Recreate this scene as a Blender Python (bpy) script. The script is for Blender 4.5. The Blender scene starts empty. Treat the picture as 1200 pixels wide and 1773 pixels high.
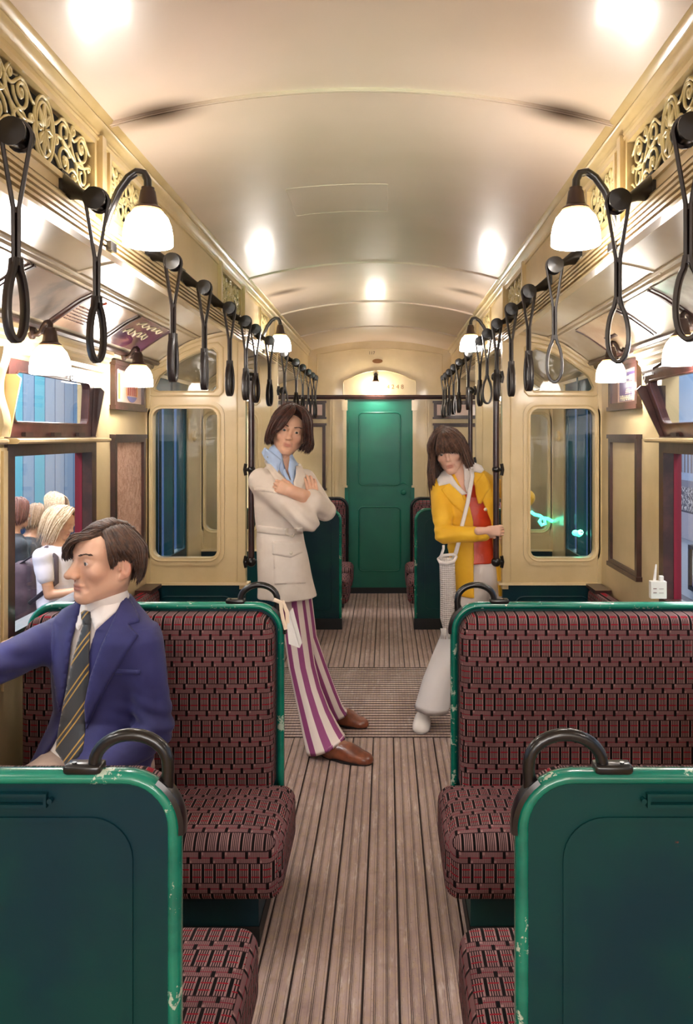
import bpy, bmesh, math, random
import numpy as np
from mathutils import Vector, Matrix
from mathutils.geometry import tessellate_polygon
random.seed(7); np.random.seed(7)
PI = math.pi
SC = bpy.context.scene
COL = SC.collection

# ---------------------------------------------------------------- camera
F = 1350.0; VX, VY = 669.0, 754.0; CX, CH = 0.065, 1.52
cam_d = bpy.data.cameras.new('camera'); cam = bpy.data.objects.new('camera', cam_d); COL.objects.link(cam)
cam_d.sensor_fit = 'HORIZONTAL'; cam_d.sensor_width = 36.0; cam_d.lens = F / 1200 * 36
cam_d.shift_x = -(VX - 600) / 1200; cam_d.shift_y = -(886.5 - VY) / 1200
cam_d.clip_start = .02
cam.location = (CX, 0, CH); cam.rotation_euler = (PI / 2, 0, 0)
SC.camera = cam
def P(x, y, D):
    return Vector((CX + (x - VX) * D / F, D, CH - (y - VY) * D / F))
# ---------------------------------------------------------------- world, lights, exposure
LAMP = 20.0          # emission of the opal lamp shades
w = bpy.data.worlds.new('world'); SC.world = w; w.use_nodes = True
w.node_tree.nodes['Background'].inputs[0].default_value = (.5, .54, .62, 1)
w.node_tree.nodes['Background'].inputs[1].default_value = .30
SC.view_settings.view_transform = 'Standard'; SC.view_settings.look = 'None'
SC.view_settings.gamma = 1; SC.view_settings.exposure = 1.27
SC.view_settings.use_curve_mapping = False
SC.cycles.use_denoising = True
SC.cycles.max_bounces = 8; SC.cycles.diffuse_bounces = 4; SC.cycles.glossy_bounces = 4
SC.cycles.transmission_bounces = 6; SC.cycles.transparent_max_bounces = 10
SC.cycles.sample_clamp_indirect = 6; SC.cycles.caustics_reflective = False; SC.cycles.caustics_refractive = False
def light(name, kind, loc, rot, energy, color, size=1, size_y=None):
    d = bpy.data.lights.new(name, kind); o = bpy.data.objects.new(name, d); COL.objects.link(o)
    o.location = loc; o.rotation_euler = rot; d.energy = energy; d.color = color
    if kind == 'AREA':
        d.shape = 'RECTANGLE'; d.size = size; d.size_y = size_y or size
    elif kind in ('POINT', 'SPOT'): d.shadow_soft_size = size
    return o
# museum hall lighting on both sides of the carriage
for yy in (1.0, 5.0, 9.0):
    light('hall_and_fill_light', 'AREA', (-3.2, yy, 4.0), (0, math.radians(-12), 0), 150, (1, .97, .94), 1.6, 3.4)
    light('hall_and_fill_light', 'AREA', (2.9, yy, 4.0), (0, math.radians(12), 0), 120, (1, .97, .94), 1.6, 3.4)
# soft fill light added behind the camera, carriage end left open for it
light('hall_and_fill_light', 'AREA', (0, -2.9, 1.9), (math.radians(80), 0, 0), 48, (1, .92, .86), 2.2, 1.4)
# green exhibit spotlight behind, glancing on the ceiling gloss and the straps
gs = light('exhibit_spotlight', 'SPOT', (.55, -1.9, 1.1), (0, 0, 0), 90, (.05, 1, .45), .08)
gs.data.spot_size = math.radians(15); gs.data.spot_blend = 1.0
gs.rotation_euler = (Vector((-.14, 3.15, 2.42)) - gs.location).to_track_quat('-Z', 'Y').to_euler()

# ---------------------------------------------------------------- bookkeeping
ORI = {}
def tag(o, label=None, cat=None, group=None, kind=None):
    if label: o['label'] = label
    if cat: o['category'] = cat
    if group: o['group'] = group
    if kind: o['kind'] = kind
    return o
def thing(name, label, cat, loc=(0, 0, 0), group=None, rz=0):
    o = bpy.data.objects.new(name, None); COL.objects.link(o)
    o.location = loc; o.rotation_euler = (0, 0, rz); o.empty_display_size = .05
    ORI[o.name] = (0, 0, 0)
    return tag(o, label, cat, group)
def wthing(name, label, cat, loc, group=None):
    """a thing whose parts are given in world coordinates"""
    o = thing(name, label, cat, loc, group); ORI[o.name] = tuple(loc); return o
def link_mesh(name, me, m, parent, smooth=True, label=None):
    o = bpy.data.objects.new(name, me); COL.objects.link(o)
    if m is not None:
        for mm in (m if isinstance(m, (list, tuple)) else [m]): me.materials.append(mm)
    if smooth: me.shade_smooth()
    ORI[o.name] = ORI[parent.name] if parent is not None else (0, 0, 0)
    if parent is not None:
        off = ORI[parent.name]
        if any(off): me.transform(Matrix.Translation(-Vector(off)))
        o.parent = parent
    if label: o['label'] = label
    return o
def copy_tree(o, parent=None):
    c = o.copy(); COL.objects.link(c); c.parent = parent
    for ch in list(o.children): copy_tree(ch, c)
    return c

class MB:
    def __init__(s): s.v = []; s.f = []; s.uv = []; s.mi = []; s.cur = 0
    def add(s, vs, fs, uvs=None, M=None):
        b = len(s.v)
        for q in vs:
            q = Vector(q)
            if M is not None: q = M @ q
            s.v.append(tuple(q))
        for i, f in enumerate(fs):
            s.f.append([b + k for k in f]); s.mi.append(s.cur)
            s.uv.append(uvs[i] if uvs else None)
        return s
    def box(s, a, b, M=None):
        x0, y0, z0 = [min(p, q) for p, q in zip(a, b)]; x1, y1, z1 = [max(p, q) for p, q in zip(a, b)]
        vs = [(x0, y0, z0), (x1, y0, z0), (x1, y1, z0), (x0, y1, z0), (x0, y0, z1), (x1, y0, z1), (x1, y1, z1), (x0, y1, z1)]
        return s.add(vs, [(0, 3, 2, 1), (4, 5, 6, 7), (0, 1, 5, 4), (1, 2, 6, 5), (2, 3, 7, 6), (3, 0, 4, 7)], M=M)
    def tube(s, pts, r, n=10, closed=False, flat=None, up=(0, 0, 1), caps=True):
        """sweep of a round (or r x flat elliptical) section along pts"""
        pts = [Vector(p) for p in pts]; N = len(pts)
        rr = r if isinstance(r, (list, tuple)) else [r] * N
        ff = (flat if isinstance(flat, (list, tuple)) else [flat] * N) if flat else rr
        vs = []; prev = None
        for i, p in enumerate(pts):
            a = pts[(i - 1) % N] if (closed or i > 0) else p
            c = pts[(i + 1) % N] if (closed or i < N - 1) else p
            t = (c - a).normalized()
            if prev is None:
                u = Vector(up)
                if abs(u.dot(t)) > .95: u = Vector((1, 0, 0)) if abs(t.x) < .9 else Vector((0, 1, 0))
                nrm = (u - t * u.dot(t)).normalized()
            else:
                nrm = (prev - t * prev.dot(t)).normalized()
            prev = nrm; bi = t.cross(nrm)
            for k in range(n):
                an = 2 * PI * k / n
                vs.append(p + nrm * (math.sin(an) * ff[i]) + bi * (math.cos(an) * rr[i]))
        fs = []
        for i in range(N if closed else N - 1):
            for k in range(n):
                fs.append((i * n + k, i * n + (k + 1) % n, ((i + 1) % N) * n + (k + 1) % n, ((i + 1) % N) * n + k))
        if not closed and caps:
            fs.append(tuple(range(n))[::-1]); fs.append(tuple((N - 1) * n + k for k in range(n)))
        return s.add(vs, fs)
    def lathe(s, prof, n=24, M=None, c=(0, 0, 0)):
        """prof = [(r, z)...] around z"""
        vs = []
        for r, z in prof:
            for k in range(n):
                a = 2 * PI * k / n; vs.append((c[0] + r * math.cos(a), c[1] + r * math.sin(a), c[2] + z))
        fs = []
        for i in range(len(prof) - 1):
            for k in range(n):
                fs.append((i * n + k, i * n + (k + 1) % n, (i + 1) * n + (k + 1) % n, (i + 1) * n + k))
        fs.append(tuple(range(n))[::-1]); fs.append(tuple((len(prof) - 1) * n + k for k in range(n)))
        return s.add(vs, fs, M=M)
    def extr(s, poly, axis, a, b, M=None):
        """closed 2D polygon extruded along axis ('x': poly=(y,z), 'y': poly=(x,z), 'z': poly=(x,y))"""
        def q(p, t):
            return {'x': (t, p[0], p[1]), 'y': (p[0], t, p[1]), 'z': (p[0], p[1], t)}[axis]
        n = len(poly); vs = [q(p, a) for p in poly] + [q(p, b) for p in poly]
        fs = [(i, (i + 1) % n, n + (i + 1) % n, n + i) for i in range(n)]
        tri = tessellate_polygon([[Vector((p[0], p[1], 0)) for p in poly]])
        for t in tri: fs.append(tuple(t)); fs.append(tuple(n + k for k in t)[::-1])
        return s.add(vs, fs, M=M)
    def ring(s, outer, inner, axis, a, b):
        """frame between two outlines with equal point counts, thickness a..b"""
        def q(p, t):
            return {'x': (t, p[0], p[1]), 'y': (p[0], t, p[1]), 'z': (p[0], p[1], t)}[axis]
        n = len(outer)
        vs = [q(p, a) for p in outer] + [q(p, a) for p in inner] + [q(p, b) for p in outer] + [q(p, b) for p in inner]
        fs = []
        for i in range(n):
            j = (i + 1) % n
            fs += [(i, j, n + j, n + i), (2 * n + i, 3 * n + i, 3 * n + j, 2 * n + j), (i, 2 * n + i, 2 * n + j, j), (n + i, n + j, 3 * n + j, 3 * n + i)]
        return s.add(vs, fs)
    def loft(s, rings, closed=True, caps=True, uvs=False, uscale=1, vscale=1):
        n = len(rings[0]); vs = [p for r in rings for p in r]; fs = []; uv = []
        m = n if closed else n - 1
        for i in range(len(rings) - 1):
            for k in range(m):
                fs.append((i * n + k, i * n + (k + 1) % n, (i + 1) * n + (k + 1) % n, (i + 1) * n + k))
                uv.append([(k / n * uscale, i * vscale), ((k + 1) / n * uscale, i * vscale), ((k + 1) / n * uscale, (i + 1) * vscale), (k / n * uscale, (i + 1) * vscale)])
        if caps and closed:
            fs.append(tuple(range(n))[::-1]); uv.append([(0, 0)] * n)
            fs.append(tuple((len(rings) - 1) * n + k for k in range(n))); uv.append([(0, 0)] * n)
        return s.add(vs, fs, uv if uvs else None)
    def build(s, name, m, parent=None, smooth=True, label=None, angle=40, fix=True, bevel=0):
        me = bpy.data.meshes.new(name); me.from_pydata(s.v, [], s.f)
        if any(u is not None for u in s.uv):
            l = me.uv_layers.new(name='UVMap'); i = 0; arr = []
            for f, u in zip(s.f, s.uv):
                arr += list(u) if u is not None else [(0, 0)] * len(f)
            for k, q in enumerate(arr): l.data[k].uv = q
        if any(s.mi): me.polygons.foreach_set('material_index', s.mi)
        if fix:
            bm = bmesh.new(); bm.from_mesh(me)
            if bevel: bmesh.ops.bevel(bm, geom=bm.edges[:], offset=bevel, segments=2, affect='EDGES', profile=.5)
            bmesh.ops.recalc_face_normals(bm, faces=bm.faces[:]); bm.to_mesh(me); bm.free()
        o = link_mesh(name, me, m, parent, smooth, label)
        if smooth and angle < 180:
            me.set_sharp_from_angle(angle=math.radians(angle))
        return o

def rrect(x0, x1, z0, z1, r, n=6):
    """rounded rectangle outline, r = radius or (bl, br, tr, tl)"""
    if not isinstance(r, (list, tuple)): r = (r,) * 4
    r = [max(q, 1e-4) for q in r]; out = []
    for (cx, cz, a0, q) in ((x0 + r[0], z0 + r[0], PI, r[0]), (x1 - r[1], z0 + r[1], 1.5 * PI, r[1]), (x1 - r[2], z1 - r[2], 0, r[2]), (x0 + r[3], z1 - r[3], .5 * PI, r[3])):
        for k in range(n + 1):
            a = a0 + .5 * PI * k / n; out.append((cx + q * math.cos(a), cz + q * math.sin(a)))
    return out

# ---------------------------------------------------------------- node helpers
class E:
    nt = None
    def __init__(s, x): s.x = x
    @staticmethod
    def op(o, *a, clamp=False):
        n = E.nt.nodes.new('ShaderNodeMath'); n.operation = o; n.use_clamp = clamp
        for i, q in enumerate(a):
            q = q.x if isinstance(q, E) else q
            if isinstance(q, (int, float)): n.inputs[i].default_value = q
            else: E.nt.links.new(q, n.inputs[i])
        return E(n.outputs[0])
    def __add__(s, o): return E.op('ADD', s, o)
    __radd__ = __add__
    def __sub__(s, o): return E.op('SUBTRACT', s, o)
    def __rsub__(s, o): return E.op('SUBTRACT', o, s)
    def __mul__(s, o): return E.op('MULTIPLY', s, o)
    __rmul__ = __mul__
    def __truediv__(s, o): return E.op('DIVIDE', s, o)
    def __lt__(s, o): return E.op('LESS_THAN', s, o)
    def __gt__(s, o): return E.op('GREATER_THAN', s, o)
    def fl(s): return E.op('FLOOR', s)
    def fr(s): return E.op('FRACT', s)
    def ab(s): return E.op('ABSOLUTE', s)
    def sin(s): return E.op('SINE', s)
    def mod(s, o): return E.op('MODULO', s, o)
    def pw(s, o): return E.op('POWER', s, o)
    def mx(s, o): return E.op('MAXIMUM', s, o)
    def mn(s, o): return E.op('MINIMUM', s, o)
    def sm(s, a, b):
        n = E.nt.nodes.new('ShaderNodeMapRange'); n.interpolation_type = 'SMOOTHSTEP'
        E.nt.links.new(s.x, n.inputs[0]); n.inputs[1].default_value = a; n.inputs[2].default_value = b
        return E(n.outputs[0])
def lin(c):
    """sRGB 0-255 -> linear"""
    return tuple(((q / 255) / 12.92 if q / 255 <= .04045 else ((q / 255 + .055) / 1.055) ** 2.4) for q in c) + (1,)
def newmat(name):
    m = bpy.data.materials.new(name); m.use_nodes = True; nt = m.node_tree; E.nt = nt
    return m, nt, nt.nodes['Principled BSDF']
def mix(f, a, b):
    nt = E.nt; n = nt.nodes.new('ShaderNodeMix'); n.data_type = 'RGBA'
    for i, q in ((0, f), (6, a), (7, b)):
        q = q.x if isinstance(q, E) else q
        if isinstance(q, (int, float, tuple)): n.inputs[i].default_value = q
        else: nt.links.new(q, n.inputs[i])
    return E(n.outputs[2])
def coord(kind='Object'):
    n = E.nt.nodes.new('ShaderNodeTexCoord'); s = E.nt.nodes.new('ShaderNodeSeparateXYZ')
    E.nt.links.new(n.outputs[kind], s.inputs[0])
    return n.outputs[kind], E(s.outputs[0]), E(s.outputs[1]), E(s.outputs[2])
def noise(vec, scale, detail=3, rough=.55, stretch=None, dist=0):
    nt = E.nt
    if stretch:
        mp = nt.nodes.new('ShaderNodeMapping'); mp.inputs['Scale'].default_value = stretch; nt.links.new(vec, mp.inputs[0]); vec = mp.outputs[0]
    n = nt.nodes.new('ShaderNodeTexNoise'); n.inputs['Scale'].default_value = scale; n.inputs['Detail'].default_value = detail
    n.inputs['Roughness'].default_value = rough; n.inputs['Distortion'].default_value = dist
    nt.links.new(vec, n.inputs['Vector']); return E(n.outputs['Fac'])
def setc(b, c):
    if isinstance(c, E): E.nt.links.new(c.x, b.inputs['Base Color'])
    else: b.inputs['Base Color'].default_value = c
def bump(b, h, strength=.3, dist=.01):
    n = E.nt.nodes.new('ShaderNodeBump'); n.inputs['Strength'].default_value = strength; n.inputs['Distance'].default_value = dist
    E.nt.links.new(h.x, n.inputs['Height']); E.nt.links.new(n.outputs[0], b.inputs['Normal'])
def paint(name, c, c2=None, rough=.35, coat=0., ns=6, nb=None, bs=.15, chips=None, metal=0, coatr=.08, stretch=None, sheen=0):
    m, nt, b = newmat(name); v, x, y, z = coord()
    c = lin(c); col = c
    if c2: col = mix(noise(v, ns, 4, stretch=stretch).sm(.35, .65), c, lin(c2))
    if chips:
        ch = noise(v, chips[1], 5, .7).sm(chips[2], chips[2] + .03); col = mix(ch, col, lin(chips[0]))
    setc(b, col); b.inputs['Roughness'].default_value = rough; b.inputs['Metallic'].default_value = metal
    b.inputs['Coat Weight'].default_value = coat; b.inputs['Coat Roughness'].default_value = coatr
    if sheen: b.inputs['Sheen Weight'].default_value = sheen; b.inputs['Sheen Roughness'].default_value = .5
    if nb: bump(b, noise(v, nb, 3, stretch=stretch), bs, .004)
    return m

M = {}
M['cream'] = paint('cream_gloss_paint', (218, 196, 152), (208, 186, 140), .32, .35, 4, 60, .06)
M['gold'] = paint('old_cream_cornice_paint', (204, 182, 132), (190, 166, 114), .30, .45, 5, 80, .08)
M['fret'] = paint('old_cream_fretwork_paint', (200, 184, 130), None, .3, .4)
M['sideceil'] = paint('pale_ceiling_gloss', (208, 196, 172), (196, 182, 158), .24, .4, 2, 9, .05)
M['brown'] = paint('dark_brown_wood', (70, 40, 36), (48, 28, 26), .35, .3, 12, 60, .1)
M['hopper'] = paint('red_brown_varnish', (92, 52, 48), (70, 38, 36), .3, .4, 14, 60, .1)
M['black'] = paint('black_enamel', (16, 13, 14), None, .28, .25)
M['leather'] = paint('black_leather_strap', (20, 13, 13), (30, 19, 18), .36, .12, 30)
M['dark'] = paint('dark_void', (10, 9, 9), None, .8)
M['kick'] = paint('black_kick_plate', (16, 16, 18), None, .5)
M['brass'] = paint('tarnished_socket_metal', (62, 48, 44), None, .35, 0, metal=.5)
M['bronze'] = paint('dark_bronze_pole', (60, 34, 36), (42, 24, 26), .28, .4, 20)
M['green'] = paint('teal_green_panel', (0, 58, 56), (0, 44, 56), .45, .0, 3, 90, .05, chips=((96, 44, 34), 16, .70))
M['green'].node_tree.nodes['Principled BSDF'].inputs['Specular IOR Level'].default_value = .3
M['greenedge'] = paint('worn_highlit_green_rim_paint', (22, 130, 106), (0, 102, 86), .25, .5, 8, 60, .1, chips=((176, 196, 178), 15, .585), stretch=(.5, 1, 1))  # pale patches: real paint wear plus rim highlight painted into the colour
M['greendoor'] = paint('green_door_gloss', (0, 110, 86), (0, 100, 82), .42, .05, 3, 60, .05)
M['white'] = paint('off_white_paper', (228, 226, 222), None, .6)
M['steel'] = paint('steel', (150, 150, 150), None, .3, metal=1)
M['maroon'] = paint('maroon_frame', (120, 18, 40), None, .4)
# ceiling: cream gloss with smoke marks above the lamps
def ceil_mat():
    m, nt, b = newmat('clerestory_ceiling_gloss'); v, x, y, z = coord()
    base = mix(noise(v, 1.3, 3).sm(.35, .65), lin((228, 210, 194)), lin((216, 200, 180)))
    soot = None
    for yy, s in ((2.06, 1.0), (4.62, .75), (-.5, .9)):
        e = ((x.ab() - .53) / .16).pw(2) + ((y - yy) / .10).pw(2)
        q = (1 - E.op('SQRT', e)).sm(0, 1.0) * s
        soot = q if soot is None else soot.mx(q)
    base = mix(soot, base, lin((70, 52, 38)))
    setc(b, base); b.inputs['Roughness'].default_value = .36
    b.inputs['Coat Weight'].default_value = .22; b.inputs['Coat Roughness'].default_value = .12
    bump(b, noise(v, 26, 3, stretch=(1, .25, 1)), .10, .004)
    return m
M['ceil'] = ceil_mat()
def moquette():
    m, nt, b = newmat('moquette_fabric'); v, u, w_, z = coord('UV')
    ov, ox, oy, oz = coord('Object')
    pu, pv = .0335, .088
    row = (w_ / pv).fl(); fv = (w_ / pv).fr(); uu = u / pu + row * .22 + 40; fu = uu.fr(); par = uu.fl().mod(2) > .5
    main = fv < .61; mv = fv / .61
    bar = (fu < .23) * (mv > .03) * (mv < .97)
    edge = ((fu > .23) * (fu < .28)).mx((fu > .94) * (fu < 1))
    inner = (fu > .26) * (fu < .94)
    st = ((fu - .26) * (4.5 / .68)).fr() < .45
    red = ((mv - .3).ab() < .036).mx((mv - .7).ab() < .036) * inner
    dk = lin((36, 18, 22)); pk = lin((148, 112, 110)); rd = lin((138, 14, 34)); bk = lin((6, 4, 5)); md = lin((130, 96, 96))
    c = mix(st * inner, dk, lin((150, 116, 114)))
    c = mix(edge, c, pk); c = mix(red, c, rd); c = mix(bar, c, bk)
    sv = (fv - .61) / .39
    f2 = (uu + .5).fr()
    up = (sv > .42) * par + (sv < .58) * (1 - par)
    b2 = (f2 < .26) * up
    lt = (f2 > .26) * (f2 < .44) * (((sv > .72) * par + (sv < .28) * (1 - par)))
    c2 = mix((u * (1 / .0042)).fr() < .35, md, lin((84, 50, 54)))
    c2 = mix((sv - .5).ab() < .04, c2, lin((120, 30, 46)))
    c2 = mix(lt, c2, pk); c2 = mix(b2, c2, bk)
    c2 = mix((sv < .07).mx(sv > .93), c2, dk)
    c = mix(main, c2, c)
    c = mix(noise(ov, 9, 2).sm(.3, .7) * .25, c, lin((40, 24, 26)))
    setc(b, c); b.inputs['Roughness'].default_value = .9; b.inputs['Specular IOR Level'].default_value = .15
    bump(b, noise(ov, 500, 2), .4, .002)
    return m
M['moq'] = moquette()
def floor_mat():
    m, nt, b = newmat('worn_grooved_floor'); v, x, y, z = coord()
    n1 = noise(v, 5, 5, .7, stretch=(1, .35, 1)); n2 = noise(v, 60, 4, .7, stretch=(1, .4, 1))
    c = mix(n1.sm(.35, .65), lin((144, 120, 114)), lin((172, 148, 140)))
    c = mix(n2.sm(.42, .66) * .55, c, lin((168, 142, 112)))
    c = mix(noise(v, 130, 3, .7).sm(.60, .72) * .7, c, lin((96, 72, 68)))
    c = mix(noise(v, 9, 3, .6).sm(.58, .75) * .5, c, lin((120, 96, 90)))
    fr_ = ((x + 10) / .01665).fr(); c = mix(((fr_ - .5).ab() > .43) * .5, c, lin((92, 72, 68)))
    c = mix(noise(v, 30, 4, .8, stretch=(1, .15, 1)).sm(.54, .7) * .5, c, lin((206, 192, 184)))
    c = mix((z < -.0022), c, lin((62, 46, 44)))
    setc(b, c); b.inputs['Roughness'].default_value = .6
    bump(b, n2, .5, .003); return m
M['floor'] = floor_mat()
def glass_mat(name, tint=(1, 1, 1, 1), rough=0.0, refl=.12):
    m, nt, b = newmat(name); nt.nodes.remove(b); o = nt.nodes['Material Output']
    t = nt.nodes.new('ShaderNodeBsdfTransparent'); t.inputs[0].default_value = tint
    g = nt.nodes.new('ShaderNodeBsdfGlossy'); g.inputs['Roughness'].default_value = rough
    lw = nt.nodes.new('ShaderNodeLayerWeight'); lw.inputs[0].default_value = .25; fr = nt.nodes.new('ShaderNodeMath'); fr.operation = 'MULTIPLY_ADD'; nt.links.new(lw.outputs['Facing'], fr.inputs[0]); fr.inputs[1].default_value = refl; fr.inputs[2].default_value = .02
    mx = nt.nodes.new('ShaderNodeMixShader'); nt.links.new(fr.outputs[0], mx.inputs[0])
    nt.links.new(t.outputs[0], mx.inputs[1]); nt.links.new(g.outputs[0], mx.inputs[2]); nt.links.new(mx.outputs[0], o.inputs[0])
    return m
M['glass'] = glass_mat('window_glass', (.93, .95, .96, 1), 0, .22)
def emit(name, c, s):
    m, nt, b = newmat(name); b.inputs['Base Color'].default_value = (.9, .9, .9, 1)
    b.inputs['Emission Color'].default_value = c; b.inputs['Emission Strength'].default_value = s; return m
M['shade'] = emit('lit_opal_glass', (1, .925, .85, 1), LAMP)
M['shade_end'] = emit('lit_opal_glass_end', (1, .90, .78, 1), 20.0)
M['shade_side'] = emit('lit_opal_glass_side', (1, .925, .85, 1), 13.0)
M['amber'] = emit('amber_shade_neck', (1, .42, .08, 1), 1.6)

# ================================================================ STRUCTURE
YB, YE = -2.4, 7.5          # back and end walls of the carriage
CW, WW = .68, 1.185          # clerestory / body half widths
ZE, ZC, ZR = 2.34, 2.43, 2.05  # clerestory edge, crown, ridge moulding
def struct(name, mb, m, **k):
    return tag(mb.build(name, m, None, **k), kind='structure')
# floor: grooved boards along, fine cross battens in the vestibule
def slats(mb, x0, x1, y0, y1, pitch, gap, along='y', deep=3):
    lo, hi = (x0, x1) if along == 'y' else (y0, y1)
    n = int(round((hi - lo) / pitch)); p = (hi - lo) / n
    for i in range(n):
        a = lo + i * p; g0 = gap if i % deep else gap * 1.35
        e = .0015
        prof = [(a + g0 * .5, -.012), (a + g0 * .5, -e), (a + g0 * .5 + e, 0), (a + p - gap * .5 - e, 0), (a + p - gap * .5, -e), (a + p - gap * .5, -.012)]
        if along == 'y':
            mb.extr(prof, 'y', y0, y1)
            if i % deep and pitch > .03 and deep == 3: mb.box((a - gap * .22, y0, -.012), (a + gap * .22, y1, -.001))
        else: mb.extr(prof, 'x', x0, x1)
fl = MB()
fl.box((-WW - .1, YB, -.06), (WW + .1, YE + .1, -.010))
slats(fl, -.4, .4, YB, 3.92, .0333, .0055)
slats(fl, -WW, WW, 3.93, 5.10, .0375, .014, 'x', 99)
slats(fl, -.72, .72, 5.11, YE, .0333, .0055)
fl.box((-WW, YB, -.012), (-.4, 3.92, -.001)); fl.box((WW, YB, -.012), (.4, 3.92, -.001))
fl.box((-WW, 5.11, -.012), (-.72, YE, -.001)); fl.box((WW, 5.11, -.012), (.72, YE, -.001))
struct('floor', fl, M['floor'], smooth=False)
# clerestory ceiling
ce = MB(); NX = 28
def zc(x): return ZE + (ZC - ZE) * (1 - (x / .66) ** 2)
prof = [(-.66 + 1.32 * i / NX, zc(-.66 + 1.32 * i / NX)) for i in range(NX + 1)]
ce.extr(prof + [(.66, 2.47), (-.66, 2.47)], 'y', YB, YE)
struct('ceiling', ce, M['ceil'], angle=20)
tn = 0
for yy, ww in ((2.06, .022), (4.09, .016), (5.3, .022), (6.48, .016), (0.0, .022)):
    t = MB(); o = [(x, z - .000) for x, z in prof]
    for (y0, y1, th) in ((yy - ww, yy + ww * .1, .004), (yy - ww * .9, yy - ww * .62, .008), (yy - ww * .45, yy - ww * .15, .008)):
        t.extr([(x, z + .002) for x, z in prof] + [(x, z - th) for x, z in prof][::-1], 'y', y0, y1)
    tn += 1; struct('trim_%d' % tn, t, M['ceil'], angle=20)
# side walls of the clerestory, cornice and ridge moulding
def mir(poly, s): return [(s * p[0], p[1]) for p in poly]
GR = [(-1.2, -.7, 1), (-.5, -.1, 1), (.02, .5, 1), (.6, 1.0, 0), (1.46, 2.0, 1), (2.12, 2.40, 0), (3.56, 4.02, 1), (4.66, 4.98, 0)]
GZ0, GZ1 = 2.125, 2.272
for s, side in ((-1, 'left'), (1, 'right')):
    wl = MB()
    xi, xo = s * .69, s * .73
    ys = [YB] + [q for g in GR for q in g[:2]] + [YE]
    wl.box((xi, YB, ZR), (xo, YE, GZ0)); wl.box((xi, YB, GZ1), (xo, YE, ZE + .05))
    for a, b in zip(ys[::2], ys[1::2]): wl.box((xi, a, GZ0), (xo, b, GZ1))
    struct('wall_clerestory_' + side, wl, M['cream'], smooth=False)
    co = MB()
    co.extr(mir([(.70, 2.285), (.683, 2.285), (.680, 2.293), (.684, 2.296), (.679, 2.302), (.683, 2.306), (.677, 2.312), (.668, 2.318), (.664, 2.326), (.666, 2.330), (.655, 2.334), (.648, 2.342), (.648, 2.352), (.70, 2.38)], s), 'y', YB, YE)
    for yy in (2.04, 3.5, 4.08, 5.28):     # upright beads between the fretwork bays
        co.box((s * .672, yy - .014, 2.075), (s * .70, yy + .014, 2.30))
    tn += 1; struct('trim_%d' % tn, co, M['gold'], angle=30)
    rg = MB()
    pr = [(.70, 2.076), (.676, 2.076), (.672, 2.070)]
    z = 2.068
    for k in range(4): pr += [(.670, z), (.670, z - .0070), (.692, z - .0075), (.692, z - .0130)]; z -= .0135
    pr += [(.672, z), (.672, z - .008), (.70, z - .008)]
    rg.extr(mir(pr, s), 'y', YB, YE)
    tn += 1; struct('trim_%d' % tn, rg, M['cream'], smooth=False)
# side ceilings (curved) with the rail
SCP = [(.675, 2.078), (.75, 2.070), (.84, 2.052), (.926, 2.030), (1.0, 1.995), (1.05, 1.960), (1.10, 1.925), (1.14, 1.890), (1.185, 1.860)]
for s, side in ((-1, 'left'), (1, 'right')):
    c = MB(); c.extr(mir(SCP + [(1.26, 1.86), (1.26, 2.2), (.74, 2.2), (.74, 2.09)], s), 'y', YB, YE)
    struct('ceiling_' + side, c, M['sideceil'], angle=60)
    r = MB()
    r.extr(mir([(.905, 2.045), (.905, 2.030), (.912, 2.026), (.918, 2.026), (.922, 2.031), (.928, 2.029), (.932, 2.020), (.94, 2.018), (.946, 2.022), (.95, 2.03)], s), 'y', YB, 4.08)
    for yy in (1.25, 2.45):
        r.extr(mir([(x, z + .003) for x, z in SCP[:4]] + [(x, z - .004) for x, z in SCP[:4]][::-1], s), 'y', yy - .01, yy + .01)
    for yy in (5.3, 6.48):
        r.extr(mir([(x, z + .003) for x, z in SCP[:8]] + [(x, z - .004) for x, z in SCP[:8]][::-1], s), 'y', yy - .01, yy + .01)
    tn += 1; struct('trim_%d' % tn, r, M['sideceil'], smooth=False)
    # wall cornice: brown rail under the adverts then a moulded cream frieze
    b = MB(); b.extr(mir([(1.19, 1.905), (1.118, 1.905), (1.112, 1.894), (1.118, 1.884), (1.19, 1.884)], s), 'y', YB, 4.05)
    tn += 1; struct('trim_%d' % tn, b, M['brown'], smooth=False)
    b = MB(); b.extr(mir([(1.19, 1.884), (1.130, 1.884), (1.128, 1.868), (1.140, 1.858), (1.142, 1.846), (1.150, 1.840), (1.150, 1.826), (1.162, 1.812), (1.165, 1.795), (1.19, 1.790)], s), 'y', YB, 3.42 if s < 0 else 3.36)
    tn += 1; struct('trim_%d' % tn, b, M['cream'], angle=30)
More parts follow.
